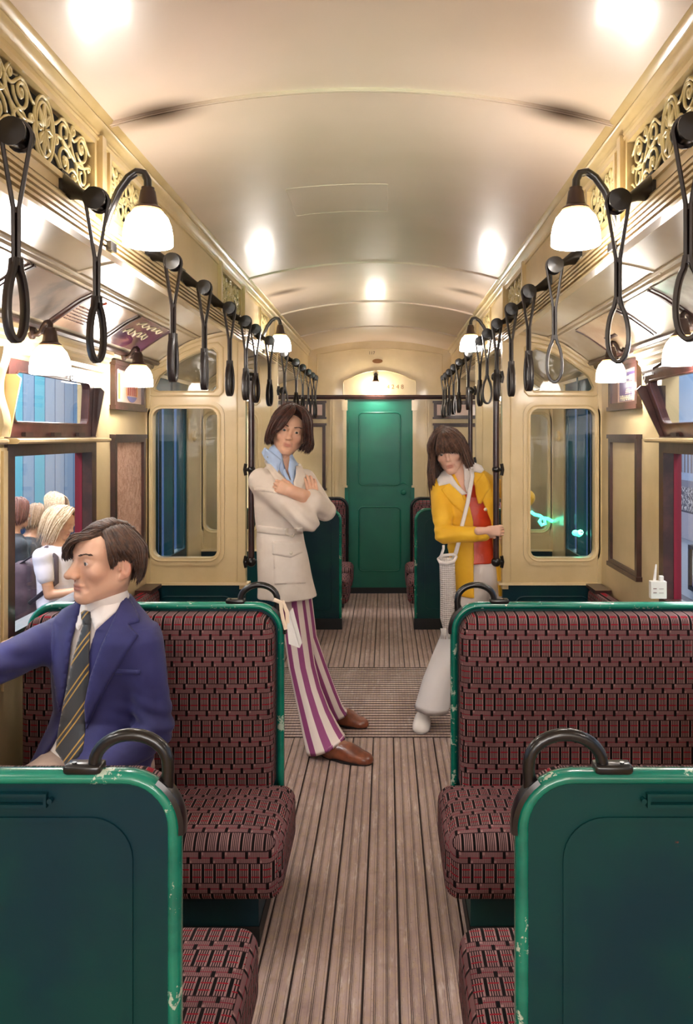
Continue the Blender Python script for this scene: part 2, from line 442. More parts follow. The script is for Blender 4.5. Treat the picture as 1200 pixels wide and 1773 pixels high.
# body side walls with window openings
SILL, TRAN, HTOP = .835, 1.47, 1.778
WIN = {-1: [(-.2, .58), (.72, 1.45), (1.62, 2.42), (2.55, 3.33)], 1: [(-.2, .55), (.70, 1.40), (1.50, 2.25), (2.38, 3.17)]}
FWIN = [(6.35, 7.15)]
for s, side in ((-1, 'left'), (1, 'right')):
    w_ = MB(); xi, xo = s * WW, s * (WW + .07)
    op = WIN[s] + FWIN
    ys = [YB] + [q for g in op for q in g] + [4.08]
    ys = [YB] + [q for g in WIN[s] for q in g] + [4.20]
    w_.box((xi, YB, 0), (xo, 4.20, SILL)); w_.box((xi, YB, HTOP), (xo, 4.20, 1.93))
    for a, b in zip(ys[::2], ys[1::2]): w_.box((xi, a, SILL), (xo, b, HTOP))
    # vestibule: doorway from 4.22 to 4.93
    w_.box((xi, 4.20, 1.84), (xo, 4.95, 1.93)); w_.box((xi, 4.92, 0), (xo, 6.35, 1.93))
    w_.box((xi, 6.35, 0), (xo, YE, SILL)); w_.box((xi, 6.35, 1.75), (xo, YE, 1.93)); w_.box((xi, 7.15, SILL), (xo, YE, 1.75))
    # raised pilaster beads
    for yy in ([2.485] if s < 0 else [2.315]):
        w_.box((s * 1.172, yy - .06, .70), (s * 1.19, yy + .06, 1.48)); w_.box((s * 1.160, yy - .035, .70), (s * 1.19, yy - .008, 1.47)); w_.box((s * 1.160, yy + .012, .70), (s * 1.19, yy + .04, 1.47))
    struct('wall_' + side, w_, M['cream'], smooth=False)
    # ledge at transom height
    l = MB(); zz = 1.492
    for a, b in WIN[s]: l.extr(mir([(1.20, zz), (1.128, zz), (1.120, zz + .006), (1.120, zz + .014), (1.130, zz + .018), (1.20, zz + .020)], s), 'y', a - .03, b + .03)
    tn += 1; struct('trim_%d' % tn, l, M['cream'], angle=30)
# end and back walls
ew = MB()
ew.box((-WW - .05, YE, 0), (-.335, YE + .08, 1.86)); ew.box((.335, YE, 0), (WW + .05, YE + .08, 1.86))
ew.box((-WW - .05, YE, 1.86), (WW + .05, YE + .08, 2.5))
for s in (-1, 1):       # cover mouldings and pilasters either side of the door
    ew.box((s * .318, YE - .022, 1.03), (s * .352, YE, 1.85)); ew.box((s * .308, YE - .03, 1.76), (s * .362, YE, 1.86)); ew.box((s * .308, YE - .03, 1.02), (s * .362, YE, 1.04))
    ew.box((s * .335, YE - .01, 1.04), (s * .345, YE, 1.8))
    ew.box((s * .44, YE - .012, .1), (s * .455, YE, 1.87)); ew.box((s * .465, YE - .012, .1), (s * .475, YE, 1.87))
# arched bead high on the end wall
arc = [(-.60 + 1.2 * i / 24, 2.30 + .055 * (1 - ((-.60 + 1.2 * i / 24) / .6) ** 2)) for i in range(25)]
ew.tube([(-.6, YE - .002, 1.93)] + [(x, YE - .002, z) for x, z in arc] + [(.6, YE - .002, 1.93)], .005, 6)
struct('wall_end', ew, M['cream'], smooth=False)
bw = MB(); bw.box((-WW - .05, YB - .08, -.05), (-1.0, YB, 2.5)); bw.box((1.0, YB - .08, -.05), (WW + .05, YB, 2.5)); bw.box((-1.0, YB - .08, 2.3), (1.0, YB, 2.5)); struct('wall_back', bw, M['cream'], smooth=False)  # middle left open to admit the added fill light
er = MB(); er.extr([(YE, 1.868), (YE - .02, 1.868), (YE - .024, 1.880), (YE - .032, 1.886), (YE - .034, 1.900), (YE - .026, 1.908), (YE, 1.908)], 'x', -WW, WW)
tn += 1; struct('trim_%d' % tn, er, M['brown'], smooth=False)
pd = MB()
op = [(-.355, 1.91), (-.355, 2.03), (-.345, 2.055), (-.32, 2.06), (-.30, 2.07)] + [(-.28 + .56 * i / 16, 2.075 + .072 * math.cos((-.28 + .56 * i / 16) / .28 * PI / 2) ** .8) for i in range(17)] + [(.30, 2.07), (.32, 2.06), (.345, 2.055), (.355, 2.03), (.355, 1.91)]
pd.extr(op, 'y', YE - .018, YE); pd.tube([(x * .985, YE - .018, z - .004) for x, z in op], .005, 6)
tn += 1; struct('trim_%d' % tn, pd, M['cream'], angle=30)
# end door
dr = MB(); dr.box((-.300, YE + .01, .055), (.300, YE + .05, 1.858))
def panel_bead(mb, x0, x1, z0, z1, y, r=.035, t=.006, f=-1):
    o = rrect(x0, x1, z0, z1, r); mb.tube([(p[0], y, p[1]) for p in o], t, 6, closed=True)
for (z0, z1) in ((1.04, 1.74), (.215, .83)):
    panel_bead(dr, -.20, .20, z0, z1, YE + .01, .04, .007)
    dr.extr(rrect(-.185, .185, z0 + .015, z1 - .015, .03), 'y', YE + .004, YE + .012)
door = struct('door_1', dr, M['greendoor'], angle=30)
df = MB()
for s in (-1, 1): df.box((s * .300, YE - .004, 0), (s * .335, YE + .06, 1.866))
df.box((-.335, YE - .004, 1.858), (.335, YE + .06, 1.868))
df.build('door_frame', M['greendoor'], door, smooth=False)
k = MB(); k.box((-.30, YE + .004, 0), (.30, YE + .05, .056)); k.build('kick_plate', M['kick'], door, smooth=False)
h = MB(); hx = .228
h.tube([(hx, YE + .01, .975), (hx, YE - .02, .975), (hx, YE - .035, .975)], [.012, .012, .01], 10)
h.lathe([(.0, -.012), (.02, -.008), (.026, 0), (.02, .01), (0, .014)], 14, M=Matrix.Translation((hx, YE - .045, .975)) @ Matrix.Rotation(PI / 2, 4, 'X'))
h.tube([(hx - .035 + .07 * i / 10, YE - .008, 1.045 + .02 * math.sin(PI * i / 10)) for i in range(11)], .005, 6)
h.build('door_handle', M['greendoor'], door)
h = MB(); h.box((-.302, YE - .012, 1.55), (-.286, YE + .01, 1.64)); h.box((-.302, YE - .012, .35), (-.286, YE + .01, .44)); h.build('hinge', M['greendoor'], door)
# vestibule sliding doors
for s, n in ((-1, 2), (1, 3)):
    d = MB(); xi = s * (WW + .01); xo = s * (WW + .05)
    d.ring([(4.20, 0), (4.94, 0), (4.94, 1.86), (4.20, 1.86)], [(4.31, .82), (4.83, .82), (4.83, 1.70), (4.31, 1.70)], 'x', xi, xo)
    a_ = rrect(4.31, 4.83, .82, 1.70, .03)
    d.tube([(s * WW, p[0], p[1]) for p in a_], .008, 6, closed=True)
    d.box((s * (WW - .002), 4.555, 0), (xo, 4.585, 1.86))
    o = struct('door_%d' % n, d, M['green'], smooth=False)
    g = MB(); g.box((s * (WW + .028), 4.31, .82), (s * (WW + .032), 4.83, 1.70)); g.build('glass_pane', M['glass'], o, smooth=False)

# ---------------------------------------------------------------- windows
wn = 0
for s in (-1, 1):
    for i, (a, b) in enumerate(WIN[s]):
        wn += 1; X = s * WW
        f = MB()
        f.ring([(a, SILL), (b, SILL), (b, TRAN + .046), (a, TRAN + .046)], [(a + .05, SILL + .03), (b - .05, SILL + .03), (b - .05, TRAN - .02), (a + .05, TRAN - .02)], 'x', X - s * .012, X + s * .06)
        o = struct('window_%d' % wn, f, M['brown'], smooth=False)
        r = MB(); r.box((X + s * .03, b - .052, SILL + .03), (X + s * .06, b - .034, TRAN - .02)); r.build('sash_edge', M['maroon'], o, smooth=False)
        g = MB(); g.box((X + s * .038, a + .045, SILL + .02), (X + s * .042, b - .045, TRAN - .01)); g.build('glass_pane', M['glass'], o, smooth=False)
        # hopper light above: hinged at the bottom, leaning in
        tilt = .012 if s < 0 else .095
        z0, z1 = 1.515, 1.777
        def hp(y, z, d=0):
            t = (z - z0) / (z1 - z0); return (X - s * (tilt * t - .004 + d), y, z)
        h = MB(); O = rrect(a + .02, b - .02, z0, z1, .004, 1); I = rrect(a + .065, b - .065, z0 + .05, z1 - .04, .025, 4)
        O = rrect(a + .02, b - .02, z0, z1, .01, 4)
        n = len(O); vs = [hp(*p) for p in O] + [hp(*p) for p in I] + [hp(p[0], p[1], -.03) for p in O] + [hp(p[0], p[1], -.03) for p in I]; fs = []
        for k in range(n):
            j = (k + 1) % n
            fs += [(k, j, n + j, n + k), (2 * n + k, 3 * n + k, 3 * n + j, 2 * n + j), (k, 2 * n + k, 2 * n + j, j), (n + k, n + j, 3 * n + j, 3 * n + k)]
        h.add(vs, fs); h.tube([hp(p[0], p[1], .002) for p in I], .004, 6, closed=True)
        ho = h.build('hopper_frame', M['hopper'], o, smooth=False)
        g = MB(); q = [hp(a + .06, z0 + .045, -.012), hp(b - .06, z0 + .045, -.012), hp(b - .06, z1 - .035, -.012), hp(a + .06, z1 - .035, -.012)]
        q2 = [Vector(p) + Vector((s * .003, 0, 0)) for p in q]
        g.add(q + q2, [(0, 1, 2, 3), (4, 5, 6, 7), (0, 1, 5, 4), (1, 2, 6, 5), (2, 3, 7, 6), (3, 0, 4, 7)]); g.build('hopper_glass', M['glass'], ho, smooth=False)
        hh = MB()
        for t in (.2, .5, .8): yy = a + (b - a) * t; hh.box((X - s * .012, yy - .03, z0 + .002), (X + s * .002, yy + .03, z0 + .016))
        hh.build('hinge', M['brass'], ho, smooth=False)
        # ring pull and catch
        rp = MB(); yc = a + (b - a) * (.66 if s < 0 else .93); c = Vector(hp(yc, z1 - .018, .006))
        rp.tube([c + Vector((0, .012 * math.cos(t), -.012 + .012 * math.sin(t))) for t in [2 * PI * k / 12 for k in range(12)]], .002, 6, closed=True)
        rp.box((c.x - .004, yc - .10, c.z - .004), (c.x + .004, yc - .02, c.z + .006))
        rp.build('ring_pull', M['steel'], ho)
        # side wings
        for yy, mt in ((a + .012, 'cream'), (b - .012, 'brown')):
            wg = MB(); ty = .05 if s < 0 else .105
            wg.extr([(X + s * .01, z0), (X - s * .012, z0), (X - s * ty, z1 - .07), (X - s * (ty - .015), z1 - .055), (X + s * .01, z1 - .055)], 'y', yy - .004, yy + .004)
            wg.build('side_wing', M[mt], o, smooth=False)
        ar = MB()
        if s > 0:
            ar.tube([(X - s * .01, b - .10, 1.86), (X - s * .05, b - .14, 1.80), hp(b - .17, z1, .0)], .006, 8); ar.build('stay_arm', M['brass'], o)
# scroll brackets between the upper lights
def scroll_bracket(s, y):
    zs = np.linspace(1.515, 1.80, 26)
    o = wthing('scroll_bracket', 'wavy moulded cream bracket between the upper window lights on the %s wall' % ('left' if s < 0 else 'right'), 'bracket', (s * 1.18, y, 1.515))
    for k, (dy, w0) in enumerate(((-.035, .046), (.0, .036), (.03, .028))):
        mb = MB()
        pr = [(1.19, 1.515)] + [(1.19 - w0 - .012 * math.sin((z - 1.515) / .285 * 2.3 * PI + .6) * (1 if z > 1.54 else .6), z) for z in zs] + [(1.19, 1.80)]
        mb.extr(mir(pr, s), 'y', y + dy - .011, y + dy + .011)
        mb.build('scroll_board', M['cream'], o, angle=30)
scroll_bracket(-1, 2.485); scroll_bracket(1, 2.315)

# ---------------------------------------------------------------- draught screens (partitions)
def arch_z(x):
    xs = [p[0] for p in SCP]; zs = [p[1] for p in SCP]; return float(np.interp(abs(x), xs, zs))
def screen(s, y, label, front=True):
    o = wthing('draught_screen', label, 'glazed screen', (s * .93, y, 0), 'draught screens beside the doorways')
    x0, x1 = .675, 1.182; T = .018
    N = 7
    def SX(L): return [(s * p[0], p[1]) for p in L]
    # outline with rounded glass and lunette openings: built from strips
    gw = rrect(.815, 1.150, .883, 1.660, .045, N)
    top = [(x, arch_z(x) - .004) for x in np.linspace(x1, x0, 14)]
    m = MB()
    # stile/rail plate between outline and the glass opening
    zl = 1.722
    n = len(gw)
    def proj(p, X0, X1, Z0, Z1, cx, cz):   # push opening point out to enclosing rectangle
        dx, dz = p[0] - cx, p[1] - cz
        t = min(((X1 if dx > 0 else X0) - cx) / dx if abs(dx) > 1e-6 else 1e9, ((Z1 if dz > 0 else Z0) - cz) / dz if abs(dz) > 1e-6 else 1e9)
        return (cx + dx * t, cz + dz * t)
    out = []
    for k, p in enumerate(gw):
        c = k // (N + 1); j = k % (N + 1)
        corner = [(x0, .747), (x1, .747), (x1, zl), (x0, zl)][c]
        if j == 0: q = [(x0, p[1]), (p[0], .747), (x1, p[1]), (p[0], zl)][c]
        elif j == N: q = [(p[0], .747), (x1, p[1]), (p[0], zl), (x0, p[1])][c]
        else: q = corner
        out.append(q)
    m.ring(SX(out), SX(gw), 'y', y - T, y + T)
    # lunette: opening follows the arch
    def az(x): return arch_z(x) - .075
    L0, L1, LB = .815, 1.150, 1.748
    up = [(x, az(x)) for x in np.linspace(L1, L0, 14)]
    lun = [(L0 + .02, LB), (L1 - .03, LB)] + [(L1 - .008, LB + .008), (L1, LB + .025)] + up[1:-1] + [(L0 + .0, az(L0) - .03), (L0, LB + .02)]
    outl = [(x0, zl), (x1, zl), (x1, zl + .03), (x1, LB + .03)] + [(x1 + (x0 - x1) * k / 13, 0) for k in range(1, 13)]
    outl = [(p[0], arch_z(p[0]) - .003) if k > 3 else p for k, p in enumerate(outl)] + [(x0, arch_z(x0) - .003), (x0, zl + .03)]
    m.ring(SX(outl), SX(lun), 'y', y - T, y + T)
    for (a, zz) in ((x0, 0),):
        m.box((s * .668, y - .024, .72), (s * .700, y + .024, ZR + .03))       # inner post
    m.box((s * 1.165, y - .026, .74), (s * 1.186, y + .026, 1.87))
    # sill moulding
    m.extr([(y - .034, .742), (y + .034, .742), (y + .030, .754), (y - .030, .754)], 'x', s * .65, s * 1.18)
    m.build('screen_frame', M['cream'], o, smooth=False)
    # raised bead round openings, both faces
    bd = MB()
    for f in (-1, 1):
        g1 = rrect(.800, 1.165, .868, 1.675, .058, N); g0 = rrect(.778, 1.178, .843, 1.697, .072, N)
        bd.ring(SX(g0), SX(rrect(.815, 1.150, .883, 1.660, .045, N)), 'y', y + f * T, y + f * (T + .008))
        bd.tube([(s * p[0], y + f * (T + .008), p[1]) for p in g1], .006, 6, closed=True)
        # lunette bead
        cx, cz = .98, 1.85
        o1 = [(p[0] + (.028 if p[0] > cx else -.028) * (1 if abs(p[0] - cx) > .12 else 0), p[1] + (.026 if p[1] > 1.79 else -.022)) for p in lun]
        bd.tube([(s * p[0], y + f * T, p[1]) for p in o1], .006, 6, closed=True)
        bd.tube([(s * p[0], y + f * T, p[1]) for p in lun], .005, 6, closed=True)
        bd.tube([(s * x, y + f * T, arch_z(x) - .022) for x in np.linspace(.71, 1.16, 14)], .005, 6)
        bd.tube([(s * .712, y + f * T, .76), (s * .712, y + f * T, 2.04)], .004, 6)
    bd.build('beading', M['cream'], o, angle=50)
    g = MB(); g.box((s * .81, y - .002, .88), (s * 1.155, y + .002, 1.665)); g.build('glass_pane', M['glass'], o, smooth=False)
    g = MB(); g.box((s * .81, y - .002, 1.745), (s * 1.155, y + .002, 1.99))
    g.extr(SX([(.813, 1.746)] + [(1.152, 1.746)] + [(x, az(x) + .004) for x in np.linspace(1.152, .813, 10)]), 'y', y - .002, y + .002) if False else None
    g = MB(); g.extr(SX([(.812, 1.745), (1.153, 1.745)] + [(x, az(x) + .005) for x in np.linspace(1.153, .812, 10)]), 'y', y - .002, y + .002)
    g.build('lunette_glass', M['glass'], o, smooth=False)
    lo = MB(); lo.box((s * .672, y - T, 0), (s * 1.182, y + T, .742)); lo.tube([(s * p[0], y - T, p[1]) for p in rrect(.74, 1.12, .12, .68, .04)], .005, 6, closed=True)
    lo.build('lower_panel', M['green'], o, smooth=False)
    kk = MB(); kk.box((s * .668, y - T - .004, 0), (s * 1.184, y + T + .004, .08)); kk.build('kick_plate', M['kick'], o, smooth=False)
    return o
SY1, SY2 = 4.08, 5.27
screen(-1, SY1, 'cream arched glass screen on the left, left of the man in the beige coat')
screen(1, SY1, 'cream arched glass screen on the right, nearest the camera, behind the long seat')
screen(-1, SY2, 'cream arched glass screen at the far side of the left doorway, mostly hidden')
screen(1, SY2, 'cream arched glass screen at the far side of the right doorway, mostly hidden')
# round bolt covers on the vestibule pillars
for s in (-1, 1):
    mb = MB(); mb.lathe([(0, 0), (.036, 0), (.036, .012), (.028, .02), (0, .022)], 20, M=Matrix.Translation((s * WW, 5.06, 1.515)) @ Matrix.Rotation(-s * PI / 2, 4, 'Y'))
    tag(mb.build('bolt_cover', M['cream']), 'small round cream cover on the wall beside the %s doorway, seen through the screen' % ('left' if s < 0 else 'right'), 'cover plate')

# ---------------------------------------------------------------- grab poles
def pole(s, y, label):
    x = s * .628; o = wthing('grab_pole', label, 'grab pole', (x, y, .87), 'grab poles at the doorways')
    m = MB(); m.tube([(x, y, .87), (x, y, 1.82)], .0155, 14); m.build('pole', M['bronze'], o)
    m = MB()
    for z in (.872, 1.345, 1.82):
        m = MB()
        R = .026 if z != 1.345 else .021
        m.lathe([(R * math.sin(t), -R * math.cos(t)) for t in np.linspace(0.01, PI - .01, 10)], 14, c=(x, y, z))
        m.tube([(x, y, z), (s * .66, y, z)], .009, 8); m.tube([(s * .656, y, z - .03), (s * .662, y, z), (s * .656, y, z + .03)], .009, 8)
        m.build('pole_bracket', M['black'], o)
    return o
pole(-1, 4.0, 'dark grab pole at the left doorway, directly behind the man in the beige coat')
pole(1, 4.0, 'dark grab pole at the right doorway, held by the woman in the yellow jacket')
pole(-1, 5.225, 'dark grab pole on the far left screen, showing above the head of the standing man')
pole(1, 5.225, 'dark grab pole on the far right screen, rising above the head of the woman')

# ---------------------------------------------------------------- ventilation grilles with scrollwork
def spiral(cx, cz, r, a0, turns, sgn, n=22):
    return [(cx + r * (1 - .78 * t) * math.cos(a0 + sgn * turns * 2 * PI * t), cz + r * (1 - .78 * t) * math.sin(a0 + sgn * turns * 2 * PI * t)) for t in np.linspace(0, 1, n)]
def grille(s, y0, y1, full, label):
    x = s * .69; W = y1 - y0; H = GZ1 - GZ0
    o = wthing('ventilation_grille', label, 'ventilation grille', (x, (y0 + y1) / 2, GZ0), 'scrollwork ventilation grilles above the luggage line')
    bk = MB(); bk.box((s * .712, y0, GZ0), (s * .725, y1, GZ1)); bk.build('dark_backing', M['dark'], o, smooth=False)
    fr = MB(); fr.ring([(y0 - .012, GZ0 - .012), (y1 + .012, GZ0 - .012), (y1 + .012, GZ1 + .012), (y0 - .012, GZ1 + .012)], [(y0 + .002, GZ0 + .002), (y1 - .002, GZ0 + .002), (y1 - .002, GZ1 - .002), (y0 + .002, GZ1 - .002)], 'x', s * .682, s * .70)
    fr.build('grille_frame', M['gold'], o, smooth=False)
    sc = MB(); zc_ = (GZ0 + GZ1) / 2
    def T(pts, r=.0038, closed=False): sc.tube([(s * .695, p[0], p[1]) for p in pts], .0042 if r == .0038 else r, 5, closed=closed, flat=.0042, up=(1, 0, 0))
    def half(ya, yb, d):
        w = yb - ya; c = (ya + yb) / 2; r = min(w * .26, H * .25)
        for (fy, fz, a0, sg) in ((.27, .27, 0, 1), (.73, .27, PI, -1), (.27, .73, 0, -1), (.73, .73, PI, 1)):
            T(spiral(ya + w * fy, GZ0 + H * fz, r, a0 + d, 1.35, sg))
        T([(ya + w * .5 + w * .1 * math.sin(t * PI * 2), GZ0 + H * t) for t in np.linspace(0, 1, 14)])
        T([(ya + w * t, zc_ + H * .10 * math.sin(t * PI * 2 + d)) for t in np.linspace(0, 1, 14)])
        T([(ya + w * t, GZ0 + H * (.16 + .1 * math.cos(t * 4 * PI))) for t in np.linspace(0, 1, 18)])
        T([(ya + w * t, GZ1 - H * (.16 + .1 * math.cos(t * 4 * PI))) for t in np.linspace(0, 1, 18)])
        for fy, fz in ((.5, .12), (.5, .88), (.06, .5), (.94, .5), (.27, .27), (.73, .73)):
            T([(ya + w * fy + .006 * math.cos(t), GZ0 + H * fz + .008 * math.sin(t)) for t in np.linspace(0, 2 * PI, 9)[:-1]], closed=True)
    if full:
        c = (y0 + y1) / 2; hw = .050
        half(y0, c - hw, 0); half(c + hw, y1, .6)
        T([(c + hw * math.cos(t), zc_ + H * .49 * math.sin(t)) for t in np.linspace(0, 2 * PI, 29)[:-1]], closed=True)
        T([(c + hw * .8 * math.cos(t), zc_ + H * .40 * math.sin(t)) for t in np.linspace(0, 2 * PI, 25)[:-1]], closed=True)
        for k in range(8):
            a = k * PI / 4
            for da in (-.22, .22): T([(c + hw * .12 * math.cos(a), zc_ + H * .06 * math.sin(a)), (c + hw * .45 * math.cos(a + da), zc_ + H * .22 * math.sin(a + da)), (c + hw * .78 * math.cos(a), zc_ + H * .39 * math.sin(a))])
    else:
        w = y1 - y0; half(y0, y0 + w / 2, 0); half(y0 + w / 2, y1, .6)
    sc.build('scrollwork', M['fret'], o, angle=180, fix=False)
for s, side in ((-1, 'left'), (1, 'right')):
    for k, (a, b, full) in zip(range(4), GR[4:]):
        grille(s, a, b, full, ['large cream scrollwork grille nearest the camera, high on the %s', 'narrow scrollwork grille beside the nearest tall lamp, high on the %s', 'scrollwork grille above the glass screen, high on the %s', 'small far scrollwork grille above the doorway, high on the %s'][k] % side)

# ---------------------------------------------------------------- lamps
def shade_parts(o, x, z, sc=1.0, sm='shade'):
    """opal bell shade; z = top of shade, local coords"""
    c = (x, 0, z)
    sh = MB(); R = .065 * sc
    pr = [(.030, 0), (.040, -.006), (.052, -.020), (.060, -.040), (.064, -.062), (.065, -.092), (.062, -.094), (.060, -.062), (.050, -.025), (.028, -.006)]
    sh.lathe([(r * sc, q * sc) for r, q in pr], 28, c=c); sh.f = sh.f[:-2]; sh.uv = sh.uv[:-2]; sh.mi = sh.mi[:-2]
    # close ring between inner and outer lip at the neck
    s_ = sh.build('opal_shade', M[sm], o)
    nk = MB(); nk.lathe([(.026 * sc, .006), (.036 * sc, .002), (.040 * sc, -.005)], 24, c=c); nk.f = nk.f[:-2]; nk.uv = nk.uv[:-2]; nk.mi = nk.mi[:-2]
    nk.build('shade_neck', M['amber'], o)
    hd = MB(); hd.lathe([(.010, .062), (.017, .060), (.017, .054), (.020, .050), (.023, .030), (.026, .014), (.036, .006), (.036, .002), (0, .002)], 20, c=c)
    hd.build('lamp_holder', M['brass'], o)
    b = MB(); b.lathe([(.012, -.01), (.02, -.03), (.028, -.055), (.024, -.075), (.01, -.086), (0, -.088)], 16, c=c); b.build('bulb', M[sm], o)
def goose_lamp(s, y, label):
    o = thing('swan_neck_lamp', label, 'lamp', (s * .69, y, 2.02), 'tall swan neck lamps on the clerestory sides')
    m = MB()
    q = [(0, 0), (.0, .03), (.018, .09), (.045, .150), (.07, .185), (.092, .200), (.112, .196), (.121, .178), (.122, .150)]
    pts = []
    for i in range(len(q) - 1):
        for t in (0, .5): pts.append((q[i][0] * (1 - t) + q[i + 1][0] * t, q[i][1] * (1 - t) + q[i + 1][1] * t))
    pts.append(q[-1])
    m.tube([(-s * p[0], 0, p[1]) for p in pts], .0105, 10)
    m.lathe([(.014, -.012), (.022, 0), (.016, .02)], 14)
    m.box((-.012 * s - .02, -.022, -.01), (-.012 * s + .02, .022, .012))
    m.build('swan_neck', M['black'], o)
    shade_parts(o, -s * .122, .098)
    return o
for (y, n) in ((2.07, 'nearest tall'), (4.65, 'farther tall')):
    for s, side in ((-1, 'left'), (1, 'right')):
        goose_lamp(s, y, '%s lit opal lamp on a black swan neck, %s of the clerestory ceiling' % (n, side))
for y in (-.51,):
    for s, side in ((-1, 'left'), (1, 'right')):
        goose_lamp(s, y, 'lit opal swan neck lamp behind the camera on the %s' % side)
def side_lamp(s, y, label):
    o = thing('wall_lamp', label, 'lamp', (s * 1.135, y, 1.90 if s > 0 or y > 4 else (1.868 if y < 3 else 1.885)), 'low opal lamps over the side windows')
    m = MB()
    q = [(0, 0), (.012, -.006), (.028, -.008), (.040, .0), (.050, .018), (.060, .030), (.072, .032), (.079, .024), (.080, .006)]
    m.tube([(-s * a, -.004 * i, b) for i, (a, b) in enumerate(q)], .009, 10)
    m.lathe([(.006, 0), (.024, 0), (.024, .01), (.012, .02), (.006, .02)], 14, M=Matrix.Rotation(-s * PI / 2, 4, 'Y'))
    m.build('swan_neck', M['brass'], o)
    M4 = Matrix.Translation((0, -.032, 0))
    n0 = len(COL.objects)
    shade_parts(o, -s * .080, -.050, 1.0, 'shade_side')
    for ch in o.children:
        if ch.name.split('.')[0] in ('opal_shade', 'shade_neck', 'lamp_holder', 'bulb'): ch.data.transform(M4)
    return o
for s, y, lb in ((-1, 2.63, 'lit opal lamp on the left wall, the nearer of two, above the upper window light'), (-1, 3.55, 'lit opal lamp on the left wall beside the poster near the glass screen'),
                 (1, 2.64, 'lit opal lamp at the right picture edge above the tilted window light'), (1, 3.47, 'lit opal lamp on the right beside the purple notice near the glass screen'),
                 (-1, .9, 'lit opal lamp on the left wall behind the camera'), (1, .9, 'lit opal lamp on the right wall behind the camera'),
                 (-1, 6.5, 'lit opal lamp on the left wall of the far bay'), (1, 6.5, 'lit opal lamp on the right wall of the far bay')):
    side_lamp(s, y, lb)
# end lamp above the door
o = thing('end_wall_lamp', 'lit opal lamp on a short black neck above the green end door', 'lamp', (-.035, YE - .02, 2.10))
m = MB(); m.tube([(0, 0, 0), (0, -.03, .012), (0, -.08, .010), (0, -.11, -.006), (0, -.115, -.02)], .010, 10); m.lathe([(0, 0), (.022, 0), (.022, .012), (0, .012)], 12, M=Matrix.Rotation(PI / 2, 4, 'X'))
m.build('lamp_neck', M['black'], o)
shade_parts(o, 0, -.072, 1.0, 'shade_end')
for ch in o.children:
    if not ch.name.startswith('lamp_neck'): ch.data.transform(Matrix.Translation((0, -.115, 0)))

# ---------------------------------------------------------------- hanging straps
def ribbon(mb, pts, w, t, closed=False):
    """flat strap: path in xz, width along y, with rounded edges"""
    mb.tube([(p[0], p[1], p[2]) for p in pts], w / 2, 8, closed=closed, flat=t / 2, up=(0, 0, 1))
def sweep_y(mb, pts, w, t, closed=False, rot=0):
    """rectangular-ish ribbon, path [(x,z)], width in y"""
    n = len(pts); P2 = [Vector((p[0], p[1])) for p in pts]; rings = []
    for i in range(n):
        a = P2[(i - 1) % n] if closed or i > 0 else P2[i]; c = P2[(i + 1) % n] if closed or i < n - 1 else P2[i]
        d = (c - a).normalized(); nr = Vector((-d.y, d.x)); p = P2[i]; h = t / 2; ww = w / 2
        rings.append([(p.x + nr.x * u, v, p.y + nr.y * u) for u, v in ((-h, -ww * .8), (-h * .6, -ww), (h * .6, -ww), (h, -ww * .8), (h, ww * .8), (h * .6, ww), (-h * .6, ww), (-h, ww * .8))])
    if closed: rings.append(rings[0])
    R = Matrix.Rotation(rot, 3, 'Z')
    rings = [[R @ Vector(q) for q in r] for r in rings]
    mb.loft(rings, caps=not closed)
def make_strap(s):
    o = thing('strap_hanger', 'x', 'hanging strap', (s * .60, 0, 2.06))
    m = MB()
    wall = .092
    m.box((s * wall, -.024, .0), (s * (wall - .010), .024, .075))
    sec = [(wall - .006, .040, .022, .034), (.070, .034, .018, .026), (.050, .024, .014, .018), (.030, .012, .012, .013), (.010, .002, .014, .014), (0, 0, .016, .016)]
    rings = []
    for (x, z, ry, rz) in sec: rings.append([(s * x, -.03 * (1 - x / wall) + ry * math.cos(t), z + rz * math.sin(t)) for t in [2 * PI * k / 12 for k in range(12)]])
    m.loft(rings)
    m.build('bracket', M['black'], o)
    h = MB(); h.lathe([(0, -.030), (.016, -.030), (.020, -.026), (.026, -.022), (.026, -.018), (.0215, -.015), (.0215, .012), (.026, .015), (.026, .02), (0, .022)], 18, M=Matrix.Translation((0, -.03, 0)) @ Matrix.Rotation(PI / 2, 4, 'X'))
    h.build('hub', M['black'], o)
    return o
def strap_loop(o, rot, opn, tw, dz=0):
    yy = -.03
    b = MB()
    up_ = [(math.cos(t) * .025, math.sin(t) * .025) for t in np.linspace(-.15, PI + .15, 12)]
    path = [(.0042, -.230), (.0046, -.132)] + up_ + [(-.0046, -.132), (-.0042, -.230)]
    sweep_y(b, path, .020, .0075); bo = b.build('strap', M['leather'], o, angle=50)
    c = MB(); c.tube([(0, 0, -.236), (0, 0, -.222)], .0125, 12, flat=.010); c.tube([(0, 0, -.225), (0, 0, -.130)], .0035, 6); c.tube([(0, 0, -.142), (0, 0, -.132)], .0105, 8, flat=.007)
    co = c.build('buckle', M['leather'], o)
    d = MB(); w = opn
    lp = [(.004, -.222)] + [(w * math.sin(t) * (1 - .28 * math.cos(t * .5) ** 2) + .0, -.304 + .066 * math.cos(t)) for t in np.linspace(.45, 2 * PI - .45, 22)] + [(-.004, -.222)]
    sweep_y(d, lp, .024, .0095, rot=tw); do = d.build('handle_loop', M['leather'], o, angle=50)
    for q in (bo, co, do): q.data.transform(Matrix.Rotation(rot, 4, 'Z') if q is not do else Matrix.Identity(4)); q.data.transform(Matrix.Translation((0, yy, 0)))
SL = [1.40, 1.79, 2.43, 2.85, 3.31, 3.69, 3.97, 4.44, 5.10, 5.75, 6.2, 6.65, 7.0, 7.3]
